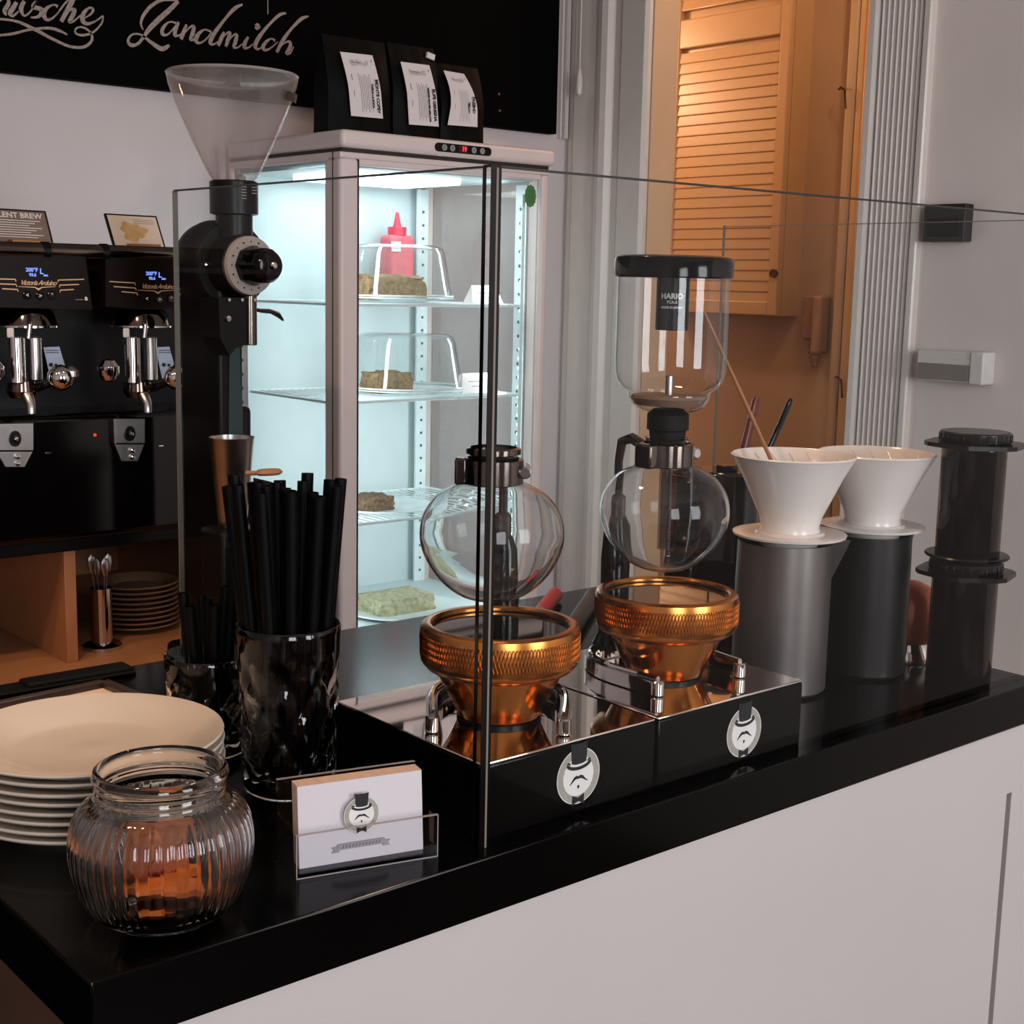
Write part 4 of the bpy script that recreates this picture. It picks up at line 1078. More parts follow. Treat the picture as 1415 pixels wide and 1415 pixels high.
# ------------------------------------------------------------------ crest (hat, moustache, bow tie)
def crest(parent, F, s):
    """crest in a unit frame: width 1, height ~1.06; F places it, s scales"""
    G = F @ M.Diagonal((s, s, 1, 1))
    def ell(rx, ry, cx=0, cy=0, n=64, a0=0, a1=2 * pi): return [(cx + rx * cos(a0 + (a1 - a0) * i / n), cy + ry * sin(a0 + (a1 - a0) * i / n)) for i in range(n)]
    base = MB().prism(ell(.5, .5), 0, .0002, G).build('crest_disc', crestw, parent)
    MB().ribbon([(.42 * cos(a), .42 * sin(a)) for a in [2 * pi * i / 64 for i in range(65)]], .13, .0002, .00025, G).build('crest_ring', ringg, base)
    tk = MB()
    for i in range(40):
        a = 2 * pi * i / 40 + .1
        if abs(((a - pi / 2 + pi) % (2 * pi)) - pi) < .45 or abs(((a + pi / 2 + pi) % (2 * pi)) - pi) < .4: continue
        tk.ribbon([(.39 * cos(a), .39 * sin(a)), (.45 * cos(a + (.03 if i % 3 else -.03)), .45 * sin(a + (.03 if i % 3 else -.03)))], .018, .00025, .0003, G)
    tk.build('crest_lettering', inkg, base)
    h = MB().prism([(-.20, .60), (-.17, .24), (-.08, .215), (.08, .215), (.17, .24), (.20, .60), (.08, .58), (-.08, .58)], .0003, .0004, G)
    br = []
    for i in range(17):
        a = R(188 + i * (164 / 16)); br.append((.275 * cos(a), .255 + .115 * sin(a)))
    h.ribbon(br, [.035] + [.06] * 15 + [.035], .0003, .0004, G)
    h.ribbon([(-.34 * .8, .25), (-.24, .27), (-.20, .235)], .035, .0003, .0004, G).ribbon([(.34 * .8, .25), (.24, .27), (.20, .235)], .035, .0003, .0004, G)
    h.ribbon([(.22, -.125), (.15, -.08), (.09, -.03), (.04, -.015), (0, -.03), (-.04, -.015), (-.09, -.03), (-.15, -.085), (-.20, -.13)], [.012, .03, .055, .06, .045, .06, .055, .03, .012], .0003, .0004, G)
    h.prism([(0, -.235), (.028, -.19), (.018, -.165), (-.018, -.165), (-.028, -.19)], .0003, .0004, G)
    h.prism([(-.14, -.33), (0, -.39), (.14, -.33), (.14, -.52), (.0, -.45), (-.14, -.52)], .0003, .0004, G)
    h.build('crest_figure', ink, base)
    return base

# ------------------------------------------------------------------ halogen heaters
def heater(label, x0, x1, hx, hy):
    by0, by1 = 0.6755, 0.850
    o = thing('halogen_heater', label, 'heater', (x0, by0, ZC), group='halogen beam heaters behind the glass')
    w = x1 - x0; d = by1 - by0; h = .054
    MB().rbox(0, w, 0, d, 0, h - .002, .0015, 2).build('base_box', boxm, o)
    MB().rbox(.0004, w - .0004, .0004, d - .0004, h - .002, h, .0008, 2).build('top_plate', topm, o)
    cx, cy = hx - x0, hy - by0; z = h
    MB().lathe([(0, z + .002), (.0295, z + .002), (.0302, z + .003), (.0350, z + .013), (.0425, z + .028), (.0462, z + .036), (.0480, z + .040), (0, z + .040)], 64, T(cx, cy, 0)).build('lamp_housing', gold, o)
    MB().cyl(.0305, z, z + .0022, 64, T(cx, cy, 0)).build('lamp_foot', blackp, o)
    rg = MB().lathe([(.046, z + .036), (.0535, z + .039), (.0568, z + .043), (.0575, z + .046), (.0575, z + .066), (.0568, z + .069), (.0545, z + .0705), (.0505, z + .0705), (.0492, z + .069), (.0492, z + .062)], 96, T(cx, cy, 0))
    rr = rg.build('lamp_ring', goldring, o)
    # knurled relief band: crossing ridges
    kb = MB(); n = 140; R0 = .05765
    for s_ in (1, -1):
        for i in range(n):
            a = 2 * pi * i / n
            pts = []
            for q in range(4):
                aa = a + s_ * q * .028; zz = z + .0475 + q * .0056
                pts.append((cx + R0 * cos(aa), cy + R0 * sin(aa), zz))
            kb.tube(pts, .00036, 4, False)
    tag(kb.build('knurling', gold, rr), kind='stuff')
    MB().lathe([(0, z + .0665), (.0490, z + .0665)], 64, T(cx, cy, 0)).build('lamp_glass', lampglass, o)
    MB().lathe([(.0480, z + .0672), (.0495, z + .0672), (.0495, z + .066), (.048, z + .066)], 64, T(cx, cy, 0), closed=True).build('lamp_gasket', blackp, o)
    return o
h1 = heater('gold halogen beam heater on its black box, nearest the glass corner', 0.5555, 0.7185, .630, .7485)
h2 = heater('gold halogen beam heater on its black box, farther from the glass corner', 0.7215, 0.889, .808, .753)
for o, px, py in ((h1, 799, 1072), (h2, 1028, 1011)):
    c = at(px, py, 'y', 0.6755)
    F = face_mx((c.x - o.location.x, -.0001, c.z - ZC), (1, 0, 0), (0, 0, 1))
    crest(o, F, .0405)

# ------------------------------------------------------------------ siphon brewers
def siphon(label, hx, hy, bdx, bdy, rz, upper):
    o = thing('siphon_brewer', label, 'coffee maker', (hx, hy, 1.104), rz, group='siphon brewers over the heaters')
    ca, sa = cos(-rz), sin(-rz)
    bx, by = bdx * ca - bdy * sa, bdx * sa + bdy * ca      # bulb axis in local frame
    zb = 1.235 - 1.104
    # U-shaped base open to -y
    pts = [(-.046, -.040), (-.049, .005), (-.046, .030), (-.034, .052), (-.012, .064), (.012, .064), (.034, .052), (.046, .030), (.049, .005), (.046, -.040)]
    sp = smooth_path(pts, 5)
    mb = MB().ribbon(sp, .0085, .001, .012)
    # ribbon is flat: make rounded tips and a raised rim
    mb.cyl(.0052, .0005, .0125, 16, T(-.046, -.040, 0), b=.001).cyl(.0052, .0005, .0125, 16, T(.046, -.040, 0), b=.001)
    mb.build('stand_base', chrome, o)
    MB().tube([(x, y, .0135) for x, y in sp], .0022, 8).build('base_rim', chrome, o)
    # handle behind
    MB().lathe([(0, .010), (.018, .010), (.019, .014), (.014, .024), (.0125, .040), (.013, .060), (.0135, .085), (.0115, .112), (.0075, .122), (0, .123)], 28, T(0, .062, 0) @ M.Diagonal((1, .8, 1, 1))).build('handle', blackg, o)
    MB().lathe([(0, .120), (.0065, .120), (.0065, .138), (.0045, .140), (0, .141)], 20, T(0, .062, 0)).build('handle_ferrule', dsteel, o)
    zk = 1.2845 - 1.104
    MB().tube([(0, .062, .138), (0, .062, zk - .012), (bx * .2, .058, zk + .004), (bx * .5, .045, zk + .008), (bx * .8, by + .022, zk + .002)], [.0035, .0035, .0042, .0045, .0045], 12).build('stand_arm', dsteel, o)
    MB().lathe([(.0185, zk - .010), (.0215, zk - .009), (.0215, zk + .008), (.0185, zk + .009)], 40, T(bx, by, 0), closed=True).build('neck_clamp', dsteel, o)
    MB().rbox(bx - .027, bx - .018, by - .009, by + .009, zk - .010, zk + .009, .002).build('clamp_lug', dsteel, o)
    MB().cyl(.0045, -.012, .012, 14, T(bx + .0225, by, zk) @ RX(pi / 2), b=.001).build('clamp_screw', chrome, o)
    # lower bulb
    prof = [(.0, zb - .0445), (.012, zb - .0438), (.026, zb - .0385), (.040, zb - .026), (.0490, zb - .010), (.0516, zb + .004), (.0490, zb + .018), (.0400, zb + .031), (.0280, zb + .0385), (.0200, zb + .0415), (.0172, zb + .046), (.0168, zk + .010), (.0178, zk + .013)]
    sm = [tuple(p) for p in smooth_path(prof, 4)]
    inn = [(max(r - .0011, 0), z + (.0011 if z < zb else 0)) for r, z in reversed(sm)]
    MB().lathe(sm + inn, 72, T(bx, by, 0)).build('lower_bulb', bulbg, o, sharp=80)
    if not upper:
        MB().lathe([(.0165, zk + .011), (.0195, zk + .012), (.0195, zk + .0155), (.0165, zk + .0165)], 40, T(bx, by, 0), closed=True).build('neck_lip', dsteel, o)
        return o
    z = lambda w_: w_ - 1.104
    # upper chamber with stopper, tube and lid
    MB().lathe([(0, z(1.292)), (.0135, z(1.292)), (.0145, z(1.303)), (.0165, z(1.304)), (.0165, z(1.316)), (.012, z(1.320)), (0, z(1.320))], 36, T(bx, by, 0)).build('rubber_stopper', rubber, o)
    MB().lathe([(.0052, z(1.208)), (.0052, z(1.292)), (.0036, z(1.292)), (.0036, z(1.208))], 20, T(bx, by, 0), closed=True).build('siphon_tube', pane('tube_glass', (250, 250, 250), ior=1.5, haze=.3, boost=1.6), o)
    ch = MB()
    for k in range(22): ch.lathe([(0, -.0010), (.0010, 0), (0, .0010)], 8, T(bx + .0035, by - .003, z(1.193) + k * .0028))
    tag(ch.build('bead_chain', chrome, o), kind='stuff')
    up = smooth_path([(.0125, z(1.318)), (.0200, z(1.3185)), (.0285, z(1.323)), (.0325, z(1.330)), (.0330, z(1.3335)), (.0375, z(1.337)), (.0418, z(1.343)), (.0436, z(1.354)), (.0436, z(1.375)), (.0436, z(1.40)), (.0436, z(1.423))], 4)
    up = [tuple(p) for p in up]
    inn = [(r - .0013, q) for r, q in reversed(up)]
    MB().lathe(up + inn, 72, T(bx, by, 0)).build('upper_chamber', thin, o, sharp=80)
    MB().lathe([(0, z(1.3205)), (.0265, z(1.3235)), (.030, z(1.329)), (.029, z(1.331)), (0, z(1.331))], 48, T(bx, by, 0)).build('cloth_filter', mat('brown_filter', (120, 92, 74), .8), o)
    MB().cyl(.0030, z(1.330), z(1.3465), 14, T(bx, by, 0), b=.0006).build('filter_post', steel, o)
    MB().lathe([(0, z(1.4385)), (.040, z(1.4385)), (.0445, z(1.437)), (.0462, z(1.434)), (.0462, z(1.4225)), (.0452, z(1.4215)), (.0425, z(1.4215)), (0, z(1.4225))], 72, T(bx, by, 0)).build('lid', blackg, o)
    tb = MB().cyl(.0128, z(1.3815), z(1.4225), 40, T(bx, by, 0), b=.0006).build('lid_tube', blackp, o)
    # print on the tube, wrapped towards the camera
    vd = V((-o.location.x, -o.location.y, 0)); vd.rotate(M.Rotation(-rz, 3, 'Z')); a0 = atan2(vd.y, vd.x) - .04
    for s_, size, zz in (('HARIO', .0058, 1.4075), ('TCA-5', .0030, 1.4030), ('MADE IN JAPAN', .0024, 1.3990)):
        t_ = text('print', s_, size, whitep, M.Identity(4), tb, bold=.00022 if size > .005 else .00008)
        for v in t_.data.vertices:
            a = a0 + v.co.x / .0130; rr_ = .0131 + v.co.z * .3
            v.co = V((bx + rr_ * cos(a), by + rr_ * sin(a), z(zz) + v.co.y))
    return o
rw, fwv = V((.763, -.646)), V((.649, .761))
siphon('siphon glass bulb on its stand without an upper chamber, over the nearer heater', .630, .7485, -.0056, .0047, R(-40.5), False)
siphon('tall siphon brewer with black lid and clear upper chamber, over the farther heater', .808, .753, -.0035, .0030, R(-2), True)

# ------------------------------------------------------------------ pour-over servers with white drippers
def server(label, x, y, m, r, h, spout_dir, sp_=.019, grp='metal pour-over servers'):
    o = thing('coffee_server', label, 'jug', (x, y, ZC + .0005), group=grp)
    prof = [(0, 0), (r - .003, 0), (r, .003), (r, .10), (r * .985, h - .001), (r * .96, h - .001), (r * .96, .004), (0, .004)]
    MB().lathe(prof, 72).build('body', m, o)
    d = V((cos(spout_dir), sin(spout_dir), 0)); t_ = V((-d.y, d.x, 0))
    c = d * (r * .80)
    vs = [c + t_ * r * .58 + V((0, 0, h - .001)), c - t_ * r * .58 + V((0, 0, h - .001)), d * (r + sp_) + V((0, 0, h - .001)), d * (r - .0015) + V((0, 0, h - .046))]
    MB().add(vs, [(0, 2, 1), (0, 3, 2), (1, 2, 3), (0, 1, 3)], False).build('spout', m, o)
    MB().tube([c * .0 + d * -(r - .002) + V((0, 0, h * .80)), d * -(r + .016) + V((0, 0, h * .78)), d * -(r + .020) + V((0, 0, h * .5)), d * -(r + .014) + V((0, 0, h * .25)), d * -(r - .002) + V((0, 0, h * .22))][::1], .004, 10) if False else None
    return o
def dripper(label, x, y, z, a_handle, rs, rt, ht_):
    o = thing('dripper', label, 'dripper', (x, y, z), group='white ceramic drippers')
    # saucer flange
    MB().lathe([(0, -.006), (.026, -.006), (.027, 0), (rs - .004, .0022), (rs, .0035), (rs + .0006, .0055), (rs - .004, .0066), (.032, .0052), (.030, .0075), (0, .0075)], 72).build('saucer', ceramic, o)
    out = [(.0275, .006), (.0262, .012), (.0285, .021), (rt - .0105, ht_ - .018), (rt - .0015, ht_ - .002), (rt, ht_), (rt - .0014, ht_ + .0012), (rt - .004, ht_ - .001), (rt - .0135, ht_ - .018), (.024, .021), (.006, .008), (0, .008)]
    MB().lathe(out, 72).build('cone', ceramic, o)
    rb = MB()
    for k in range(18):
        pts = []
        for q in range(7):
            f = q / 6; a = 2 * pi * k / 18 + f * .75
            rr = .024 + (rt - .0055 - .024) * f; zz = .021 + (ht_ - .024) * f
            pts.append((rr * cos(a), rr * sin(a), zz))
        rb.tube(pts, [.0016, .0018, .002, .002, .0018, .0014, .0006], 6)
    rb.build('ribs', ceramic, o)
    d = V((cos(a_handle), sin(a_handle), 0)); Zv = V((0, 0, 1))
    path = smooth_path([tuple(d * (rt - .003) + Zv * (ht_ - .004)), tuple(d * (rt + .0015) + Zv * (ht_ - .010)), tuple(d * (rt - .006) + Zv * (ht_ - .032)), tuple(d * (rt - .019) + Zv * (ht_ - .052)), tuple(d * (.033) + Zv * .0125), tuple(d * .0272 + Zv * .0115)], 4)
    MB().tube(path, .0024, 10, True, 2.2).build('handle', ceramic, o)
    return o
right2 = atan2(-.646, .763)
HS = .139
server('grey satin metal server under the nearer white dripper', 1.004, .792, server1m, .0432, HS, right2 + .1)
server('black satin metal server under the farther white dripper', 1.117, .780, server2m, .0400, HS - .002, right2 + .35, .012)
dripper('white ceramic dripper holding a bamboo stick, on the grey server', 1.006, .789, ZC + .0005 + HS + .0012, R(70), .0508, .0562, .076)
dripper('white ceramic dripper on the black server beside the brown presses', 1.118, .779, ZC + .0005 + HS - .0008, R(60), .0490, .0555, .074)
p0 = V((1.006, .789, 1.205)); 
a, b = at(1062, 628, 'x', 1.000), at(973, 432, 'x', 1.000)
dr = (b - a).normalized()
o = thing('bamboo_stick', 'thin bamboo stirring stick leaning out of the nearer dripper', 'stick', a - dr * .045)
MB().tube([V((0, 0, 0)), dr * .1, dr * ((b - a).length + .045)], [.0028, .0031, .0022], 10, True, .6).build('stick', bamboo, o)

# dark tin behind, with utensils
q = at(994, 868, 'z', ZC)
cx_, cy_ = q.x, q.y + .0
o = thing('coffee_tin', 'tall dark brown glossy tin behind the grey server', 'tin', (cx_, cy_, ZC))
MB().lathe([(0, 0), (.0345, 0), (.035, .002), (.035, .078), (.0355, .079), (.0355, .081), (.035, .082), (.035, .170), (.034, .172), (.032, .1735), (0, .1735)], 56).build('body', canm, o)
MB().lathe([(.0352, .0785), (.0362, .0785), (.0362, .0815), (.0352, .0815)], 56, closed=True).build('seam_ring', dsteel, o)
MB().cyl(.012, .1735, .179, 24, b=.001).build('lid_knob', canm, o)
q = at(1037, 850, 'z', ZC)
ux, uy = min(q.x + .012, 1.180), q.y + .075
o = thing('utensil_pot', 'polished steel utensil pot between the dark tin and the grey server', 'pot', (ux, uy, ZC))
MB().lathe([(0, 0), (.026, 0), (.027, .002), (.027, .150), (.0275, .152), (.0255, .152), (.0255, .004), (0, .004)], 48).build('body', dsteel, o)
def utensil(name, label, px0, py0, px1, py1, m, m2, r):
    """rises out of the pot towards the point seen at px1, py1"""
    b_ = at(px1, py1, 'y', uy); a_ = at(px0, py0, 'y', uy); d_ = (b_ - a_).normalized()
    o = thing(name, label, 'utensil', a_)
    MB().tube([d_ * 0, d_ * .01, d_ * ((b_ - a_).length - .006), d_ * (b_ - a_).length], [r * .8, r, r, r * .6], 14, True, .6).build('handle', m, o)
    t0 = V((ux + (.010 if m is blackg else -.012), uy + (.006 if m is blackg else -.006), ZC + .03)) - a_
    MB().tube([d_ * .004, d_ * -.02, t0], [.0022, .002, .002], 8).build('shaft', m2, o)
    return o
utensil('knife', 'knife with dark red handle leaning from the steel utensil pot', 1022, 645, 1046, 548, redh, steel, .0085)
utensil('bar_spoon', 'glossy black handled tool leaning right from the steel utensil pot', 1062, 622, 1093, 552, blackg, chrome, .0065)

# smoked-brown coffee presses, stacked
def press(label, x, y, z, hgt, r, top_cap):
    o = thing('coffee_press', label, 'coffee maker', (x, y, z), group='stacked smoke-brown coffee presses')
    MB().lathe([(r - .001, 0), (r, .002), (r, hgt - .012), (r - .0018, hgt - .012), (r - .0018, .003), (r - .003, 0)], 56, closed=True).build('chamber', smoke, o)
    MB().lathe([(0, .004), (r - .004, .004), (r - .0035, hgt * .9), (0, hgt * .9)], 40).build('plunger', smoke, o)
    hexp = []
    for k in range(6):
        a = 2 * pi * k / 6 + .3
        for da in (-.13, .13): hexp.append((.0455 * cos(a + da), .0455 * sin(a + da)))
    MB().prism(hexp, hgt - .014, hgt - .010).build('hex_flange', smokedark, o)
    MB().lathe([(0, hgt - .010), (r + .002, hgt - .010), (r + .0028, hgt - .008), (r + .0028, hgt - .001), (r + .0015, hgt), (0, hgt)], 56).build('cap', smokedark, o)
    kk = MB()
    for k in range(28):
        a = 2 * pi * k / 28
        kk.rbox(-.0008, .0008, -.0006, .0006, hgt - .009, hgt - .002, .0003, 1, RZ(a) @ T(r + .0029, 0, 0))
    kk.build('cap_grip', smokedark, o)
    return o
press('smoke-brown cylindrical coffee press, lower of the stacked pair', 1.159, .701, ZC + .0005, .118, .0300, True)
press('smoke-brown cylindrical coffee press with black cap, upper of the stacked pair', 1.159, .701, ZC + .0005 + .1185, .120, .0292, True)
MBr = MB().lathe([(.0292, .0025), (.0375, .0025), (.0385, .0040), (.0375, .0055), (.0292, .0055)], 56, T(0, 0, 0), closed=True)
[MBr.build('rim_flange', smokedark, x) for x in COL.objects if x.get('label', '').endswith('upper of the stacked pair')]

# copper-brown kettle glimpsed behind
o = thing('copper_kettle', 'small copper-brown domed pot with chrome foot behind the presses', 'pot', (1.186, .775, ZC))
MB().lathe([(0, 0), (.025, 0), (.026, .006), (.022, .016), (.020, .02)], 40).build('foot', chrome, o)
MB().lathe([(.019, .020), (.025, .028), (.0278, .044), (.026, .062), (.018, .076), (.008, .081), (0, .082)], 48).build('body', copper, o)

# utensils lying on the back of the counter
def lying(name, label, pa, pb, r, m, m2, cut):
    a_, b_ = at(*pa, 'z', ZC + r + .001), at(*pb, 'z', ZC + r + .001); L_ = b_ - a_
    o = thing(name, label, 'utensil', a_)
    MB().tube([L_ * 0, L_ * .05, L_ * cut], [r * .7, r, r], 14, True, .7).build('handle', m, o)
    MB().tube([L_ * cut, L_ * .96, L_], [r, r, r * .5], 14, True, .7).build('tip', m2, o)
lying('spatula', 'grey spatula with red end lying behind the nearer heater', (735, 862), (770, 818), .0085, mat('pale_grey_handle', (120, 120, 122), .5), redtip, .35)
lying('tongs', 'dark grey handled tool lying between the two heaters', (788, 872), (822, 820), .0095, greyh, greyh, .5)

# ------------------------------------------------------------------ cut-glass tumblers with straws
def tumbler(label, x, y, rb, rt, h):
    o = thing('tumbler', label, 'glass', (x, y, ZC), group='cut-glass tumblers full of black straws')
    def md(a, z, r):
        if r < rb * .9 or z < .012 or z > h * .86: return 1
        u = z / h
        k = .5 + .5 * sin(8 * a + 18 * u); k2 = .5 + .5 * sin(8 * a - 18 * u + 1)
        return 1 - .055 * (k ** 3) * min(1, (h * .86 - z) / .02) - .04 * (k2 ** 4) * min(1, (h * .86 - z) / .02)
    n = 36; pr_ = [(0, 0), (rb - .004, 0), (rb, .003)]
    for i in range(1, n): pr_.append((rb + (rt - rb) * (i / n) ** .8, .003 + (h - .005) * i / n))
    pr_ += [(rt, h - .001), (rt - .0009, h), (rt - .002, h - .001), (rb - .0045 + (rt - rb) * .5, h * .5), (rb - .006, .014), (rb - .009, .011), (0, .011)]
    inner_from = len(pr_) - 5
    zz = {}
    def md2(a, z, r):
        rout = rb + (rt - rb) * (max(z, 0) / h) ** .8
        return md(a, z, r) if r > rout - .0015 else 1
    MB().lathe(pr_, 96, mod=md2).build('glass_body', cutg, o, sharp=50)
    return o
straw_proto = None
def straws(x, y, n_, rb_, k0, length, label, grp, lean=(0, 0), seed=1):
    global straw_proto
    random.seed(seed)
    pts = [(0, 0)]
    s_ = .0098
    for ring_ in range(1, 4):
        for q in range(6 * ring_):
            a = 2 * pi * q / (6 * ring_) + .3 * ring_
            pts.append((s_ * ring_ * cos(a), s_ * ring_ * sin(a)))
    pts = [p for p in pts if sqrt(p[0] ** 2 + p[1] ** 2) <= rb_][:n_]
    for (bx, by) in pts:
        if straw_proto is None:
            mb = MB().lathe([(.0044, 0), (.0044, 1), (.0040, 1), (.0040, 0)], 14, closed=True)
            o = mb.build('straw', straw); straw_proto = o; first = True
        else:
            o = straw_proto.copy(); COL.objects.link(o)
        L_ = length + random.uniform(-.006, .004)
        tx, ty = bx * k0 + lean[0], by * k0 + lean[1]
        zb = ZC + .0125
        d_ = V((tx - bx, ty - by, L_))
        o.location = (x + bx, y + by, zb)
        o.rotation_euler = d_.to_track_quat('Z', 'X').to_euler()
        o.scale = (1, 1, d_.length)
        tag(o, label, 'straw', grp)
GAx, GAy = .5085, .8385
tumbler('tall cut-glass tumbler of long black straws beside the card holder', GAx, GAy, .0325, .0372, .1235)
straws(GAx, GAy, 19, .0208, 2.0, .211, 'long black drinking straw in the tall tumbler beside the card holder', 'straws in the tall tumbler', lean=(-.0015, .0012), seed=3)
GBx, GBy = .502, .945
tumbler('shorter cut-glass tumbler of black straws behind the plates and tall tumbler', GBx, GBy, .0300, .0340, .079)
straws(GBx, GBy, 16, .0170, 1.95, .112, 'short black straw in the shorter tumbler behind the plates', 'straws in the shorter tumbler', seed=8)

# ------------------------------------------------------------------ card holder with cards
cA, cB = V((.429, .700, ZC)), V((.514, .677, ZC))
yaw = atan2(cB.y - cA.y, cB.x - cA.x)
o = thing('card_holder', 'clear acrylic business card holder at the front of the counter', 'card holder', cA, yaw)
wd, dpth = .094, .044
MB().box(0, wd, 0, dpth, 0, .003).build('floor_plate', acryl, o)
MB().box(0, wd, 0, .0022, .003, .028).build('front_lip', acryl, o)
MB().box(0, .0022, .0022, dpth, .003, .028).build('side_plate', acryl, o)
MB().box(wd - .0022, wd, .0022, dpth, .003, .028).build('side_plate', acryl, o)
MB().box(0, wd, dpth - .0022, dpth, .003, .050).build('back_plate', acryl, o)
edg = MB().box(0, wd, -.0003, .0, 0, .0008).box(0, wd, 0, .0022, .028, .0284).box(0, wd, dpth - .0022, dpth, .050, .0504).box(0, .0006, -.0003, 0, 0, .028).box(wd - .0006, wd, -.0003, 0, 0, .028)
edg.build('bright_edges', mat('acrylic_edge', (150, 142, 140), .15), o)
cards_n = 14
cst = thing('card_stack', 'stack of white business cards with a hatted face crest in the acrylic holder', 'cards', cA + V((cos(yaw), sin(yaw), 0)) * .0045 + V((-sin(yaw), cos(yaw), 0)) * .008, yaw)
tilt = RX(R(-5))
proto = None
for k in range(cards_n):
    if proto is None:
        proto = MB().box(0, .0825, 0, .00085, 0, .052).build('card', paperc, cst); c_ = proto
        proto.matrix_local = T(0, 0, .0031) @ RX(R(-5))
    else:
        c_ = proto.copy(); c_.data = proto.data; COL.objects.link(c_); c_.parent = cst
        if k == 1:
            me2 = proto.data.copy(); me2.materials.clear(); me2.materials.append(cardedge); c_.data = me2; back_me = me2
        else: c_.data = back_me
        c_.matrix_local = T((k * 7 % 3) * .0002, .0009 * k, .0031) @ RX(R(-5))
F = proto.matrix_local @ face_mx((.0825 * .49, -.0001, .033), (1, 0, 0), (0, 0, 1))
crest(cst, F, .0235)
F2 = proto.matrix_local @ face_mx((.0825 * .49, -.0001, .013), (1, 0, 0), (0, 0, 1))
bn = MB()
bn.prism([(-.0155, -.0016), (.0155, -.0016), (.0155, .0022), (-.0155, .0022)], 0, .0002, F2)
for s_ in (-1, 1):
    bn.prism([(s_ * .0145, -.003), (s_ * .0195, -.003), (s_ * .0178, -.0012), (s_ * .0195, .0007), (s_ * .0145, .0007)], 0, .00015, F2)
bn.build('banner_print', inkg, cst)
lt = MB()
for k in range(12): lt.ribbon([(-.0125 + k * .0022, -.0007), (-.0125 + k * .0022 + .0009, .0013)], .0005, .0002, .0003, F2)
tag(lt.build('banner_lettering', mat('dark_grey_ink', (84, 78, 80), .6), cst), kind='stuff')

# ------------------------------------------------------------------ stack of plates
px_, py_ = .375, .874
pm = None; nP = 8
for k in range(nP):
    z = ZC + (nP - 1 - k) * .0062
    if pm is None:
        pm = MB().lathe([(0, .0005), (.048, .0005), (.049, 0), (.051, 0), (.0525, .002), (.058, .005), (.0875, .0145), (.0885, .0158), (.0878, .0170), (.0865, .0168), (.060, .0088), (.0555, .0062), (.050, .0048), (.022, .0046), (.014, .0044), (.010, .0050), (0, .0052)], 96).build('side_plate', cream)
        o = pm
    else:
        o = pm.copy(); COL.objects.link(o)
    o.location = (px_ + (0.0008 if k % 2 else -.0004) * (k > 0), py_ + .0006 * (k % 3 == 1), z)
    lab = ('topmost' if k == 0 else 'lowest' if k == nP - 1 else ORD[k] + ' from the top')
    tag(o, 'cream porcelain side plate, %s of the stack on the black counter' % lab, 'plate', 'cream side plates stacked on the counter')

# framed tray with paper under the plates' far edge
C_ = at(147, 936, 'z', ZC + .012)
yw = atan2(-(at(20, 962, 'z', ZC + .012) - C_).y, -(at(20, 962, 'z', ZC + .012) - C_).x)
o = thing('framed_menu', 'black-framed menu lying flat on the counter behind the cream plates', 'menu', (C_.x, C_.y, ZC), yw)
Wf, Df = .30, .12
MB().box(-Wf + .008, -.008, -Df + .008, -.008, .001, .006).build('paper_sheet', mat('warm_paper', (222, 200, 176), .6, noise=.02), o)
f = MB().rbox(-Wf, 0, -.009, 0, 0, .012, .002).rbox(-Wf, 0, -Df, -Df + .009, 0, .012, .002).rbox(-.009, 0, -Df, 0, 0, .012, .002).rbox(-Wf, -Wf + .009, -Df, 0, 0, .012, .002)
f.build('frame', mat('frame_black_gloss', (58, 48, 42), .3), o)
MB().prism([(-.10, -.020), (-.035, -.018), (-.03, -.022), (-.06, -.026), (-.12, -.032)], .006, .0064).build('blue_print', mat('blue_print', (52, 66, 140), .6), o)
o = thing('bar_mat', 'thin black rubber mat with rounded corner at the counter back edge', 'mat', (.50, 1.185, ZC))
MB().rbox(-.20, .05, -.010, .020, 0, .0035, .0015).rbox(-.05, .05, -.006, .019, 0.001, .007, .003).build('rubber_sheet', rubber, o)

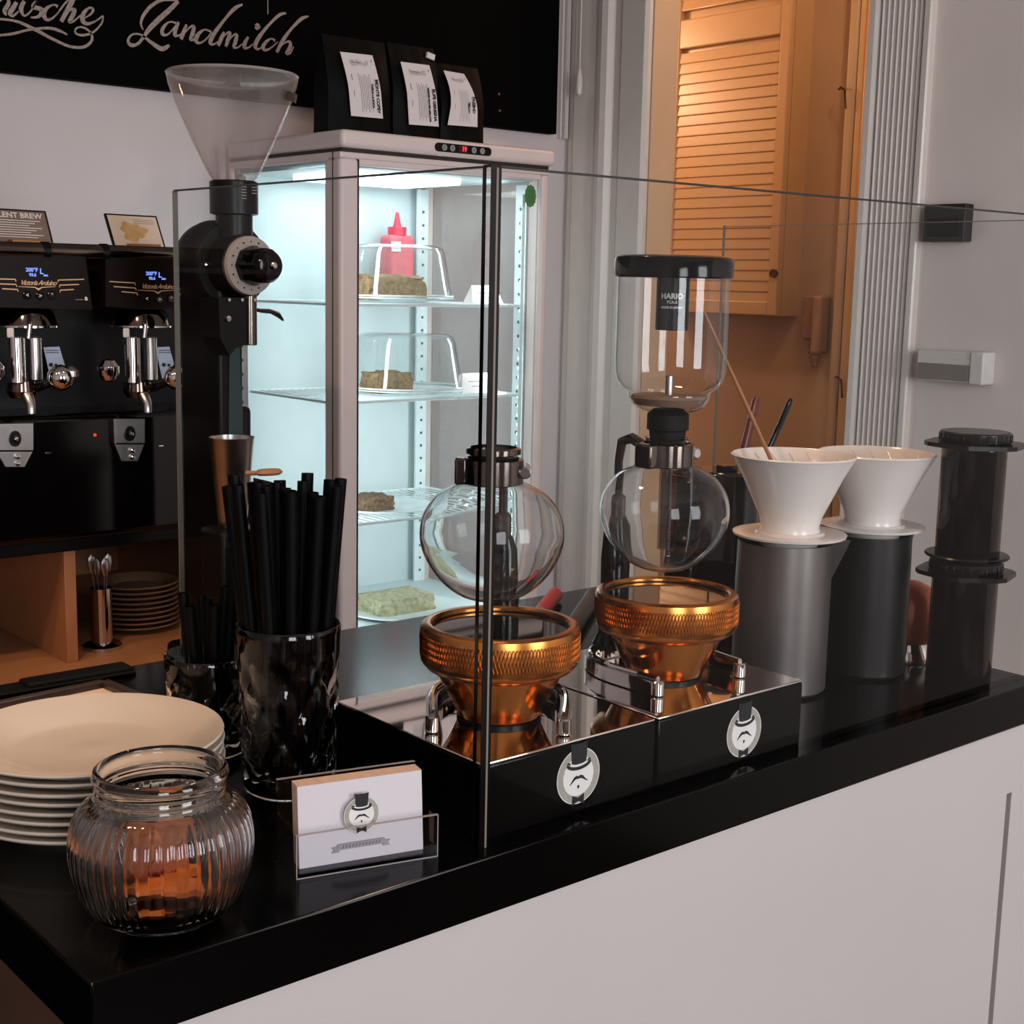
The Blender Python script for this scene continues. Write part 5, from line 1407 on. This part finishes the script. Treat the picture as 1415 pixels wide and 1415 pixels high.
# ------------------------------------------------------------------ ribbed jar with amber biscuits
JX, JY = .345, .709
o = thing('ribbed_jar', 'squat ribbed glass jar without lid at the front left of the counter', 'jar', (JX, JY, ZC))
def rib(a, z, r):
    if z < .006 or z > .071: return 1
    w_ = min(1, (z - .006) / .012) * min(1, (.071 - z) / .010)
    return 1 + .022 * w_ * abs(cos(24 * a)) ** .8 - .012 * w_
outp = smooth_path([(.0300, .0005), (.0375, .0035), (.0455, .014), (.0505, .030), (.0520, .044), (.0500, .058), (.0445, .067), (.0385, .0705), (.0365, .0740), (.0372, .0765), (.0365, .0790), (.0372, .0815), (.0385, .0850), (.0372, .0885)], 5)
inp = smooth_path([(.0340, .0885), (.0335, .083), (.0335, .076), (.0360, .0700), (.0420, .0640), (.0468, .0560), (.0485, .044), (.0470, .030), (.0420, .016), (.0340, .0075), (.0200, .0065)], 4)
MB().lathe([(0, .002), (.024, .002), (.026, .0)] + [tuple(p) for p in outp] + [(.0356, .0893)] + [tuple(p) for p in inp] + [(0, .0065)], 288, mod=rib).build('jar_body', jarg, o, sharp=70)
random.seed(11)
bp = None
for k, (x, y, z, rx, ry, rz) in enumerate(((0.004, .006, .0095, 0, 0, 20), (-.012, -.012, .0100, 4, 5, 80), (.014, -.012, .0105, -5, 5, 140), (-.004, .012, .0160, 6, -5, 50), (.013, .002, .0185, -7, -8, 10), (-.012, -.004, .0190, 5, 8, 100), (.004, -.015, .0200, 5, 0, 60), (-.010, .014, .0305, 72, 4, 8), (.014, .012, .0310, 70, -6, -12))):
    if bp is None:
        def wv(a, z_, r): return 1 + .05 * cos(10 * a)
        bp = MB().lathe([(0, -.0028), (.013, -.0028), (.0155, -.0012), (.0158, .0008), (.0135, .0028), (.006, .0022), (0, .0024)], 50, mod=wv).build('amber_biscuit', amber); b_ = bp
    else:
        b_ = bp.copy(); COL.objects.link(b_)
    b_.location = (JX + x, JY + y, ZC + z); b_.rotation_euler = (R(rx), R(ry), R(rz))
    tag(b_, 'amber-brown round wavy biscuit inside the ribbed glass jar', 'biscuit', 'amber biscuits in the ribbed jar')
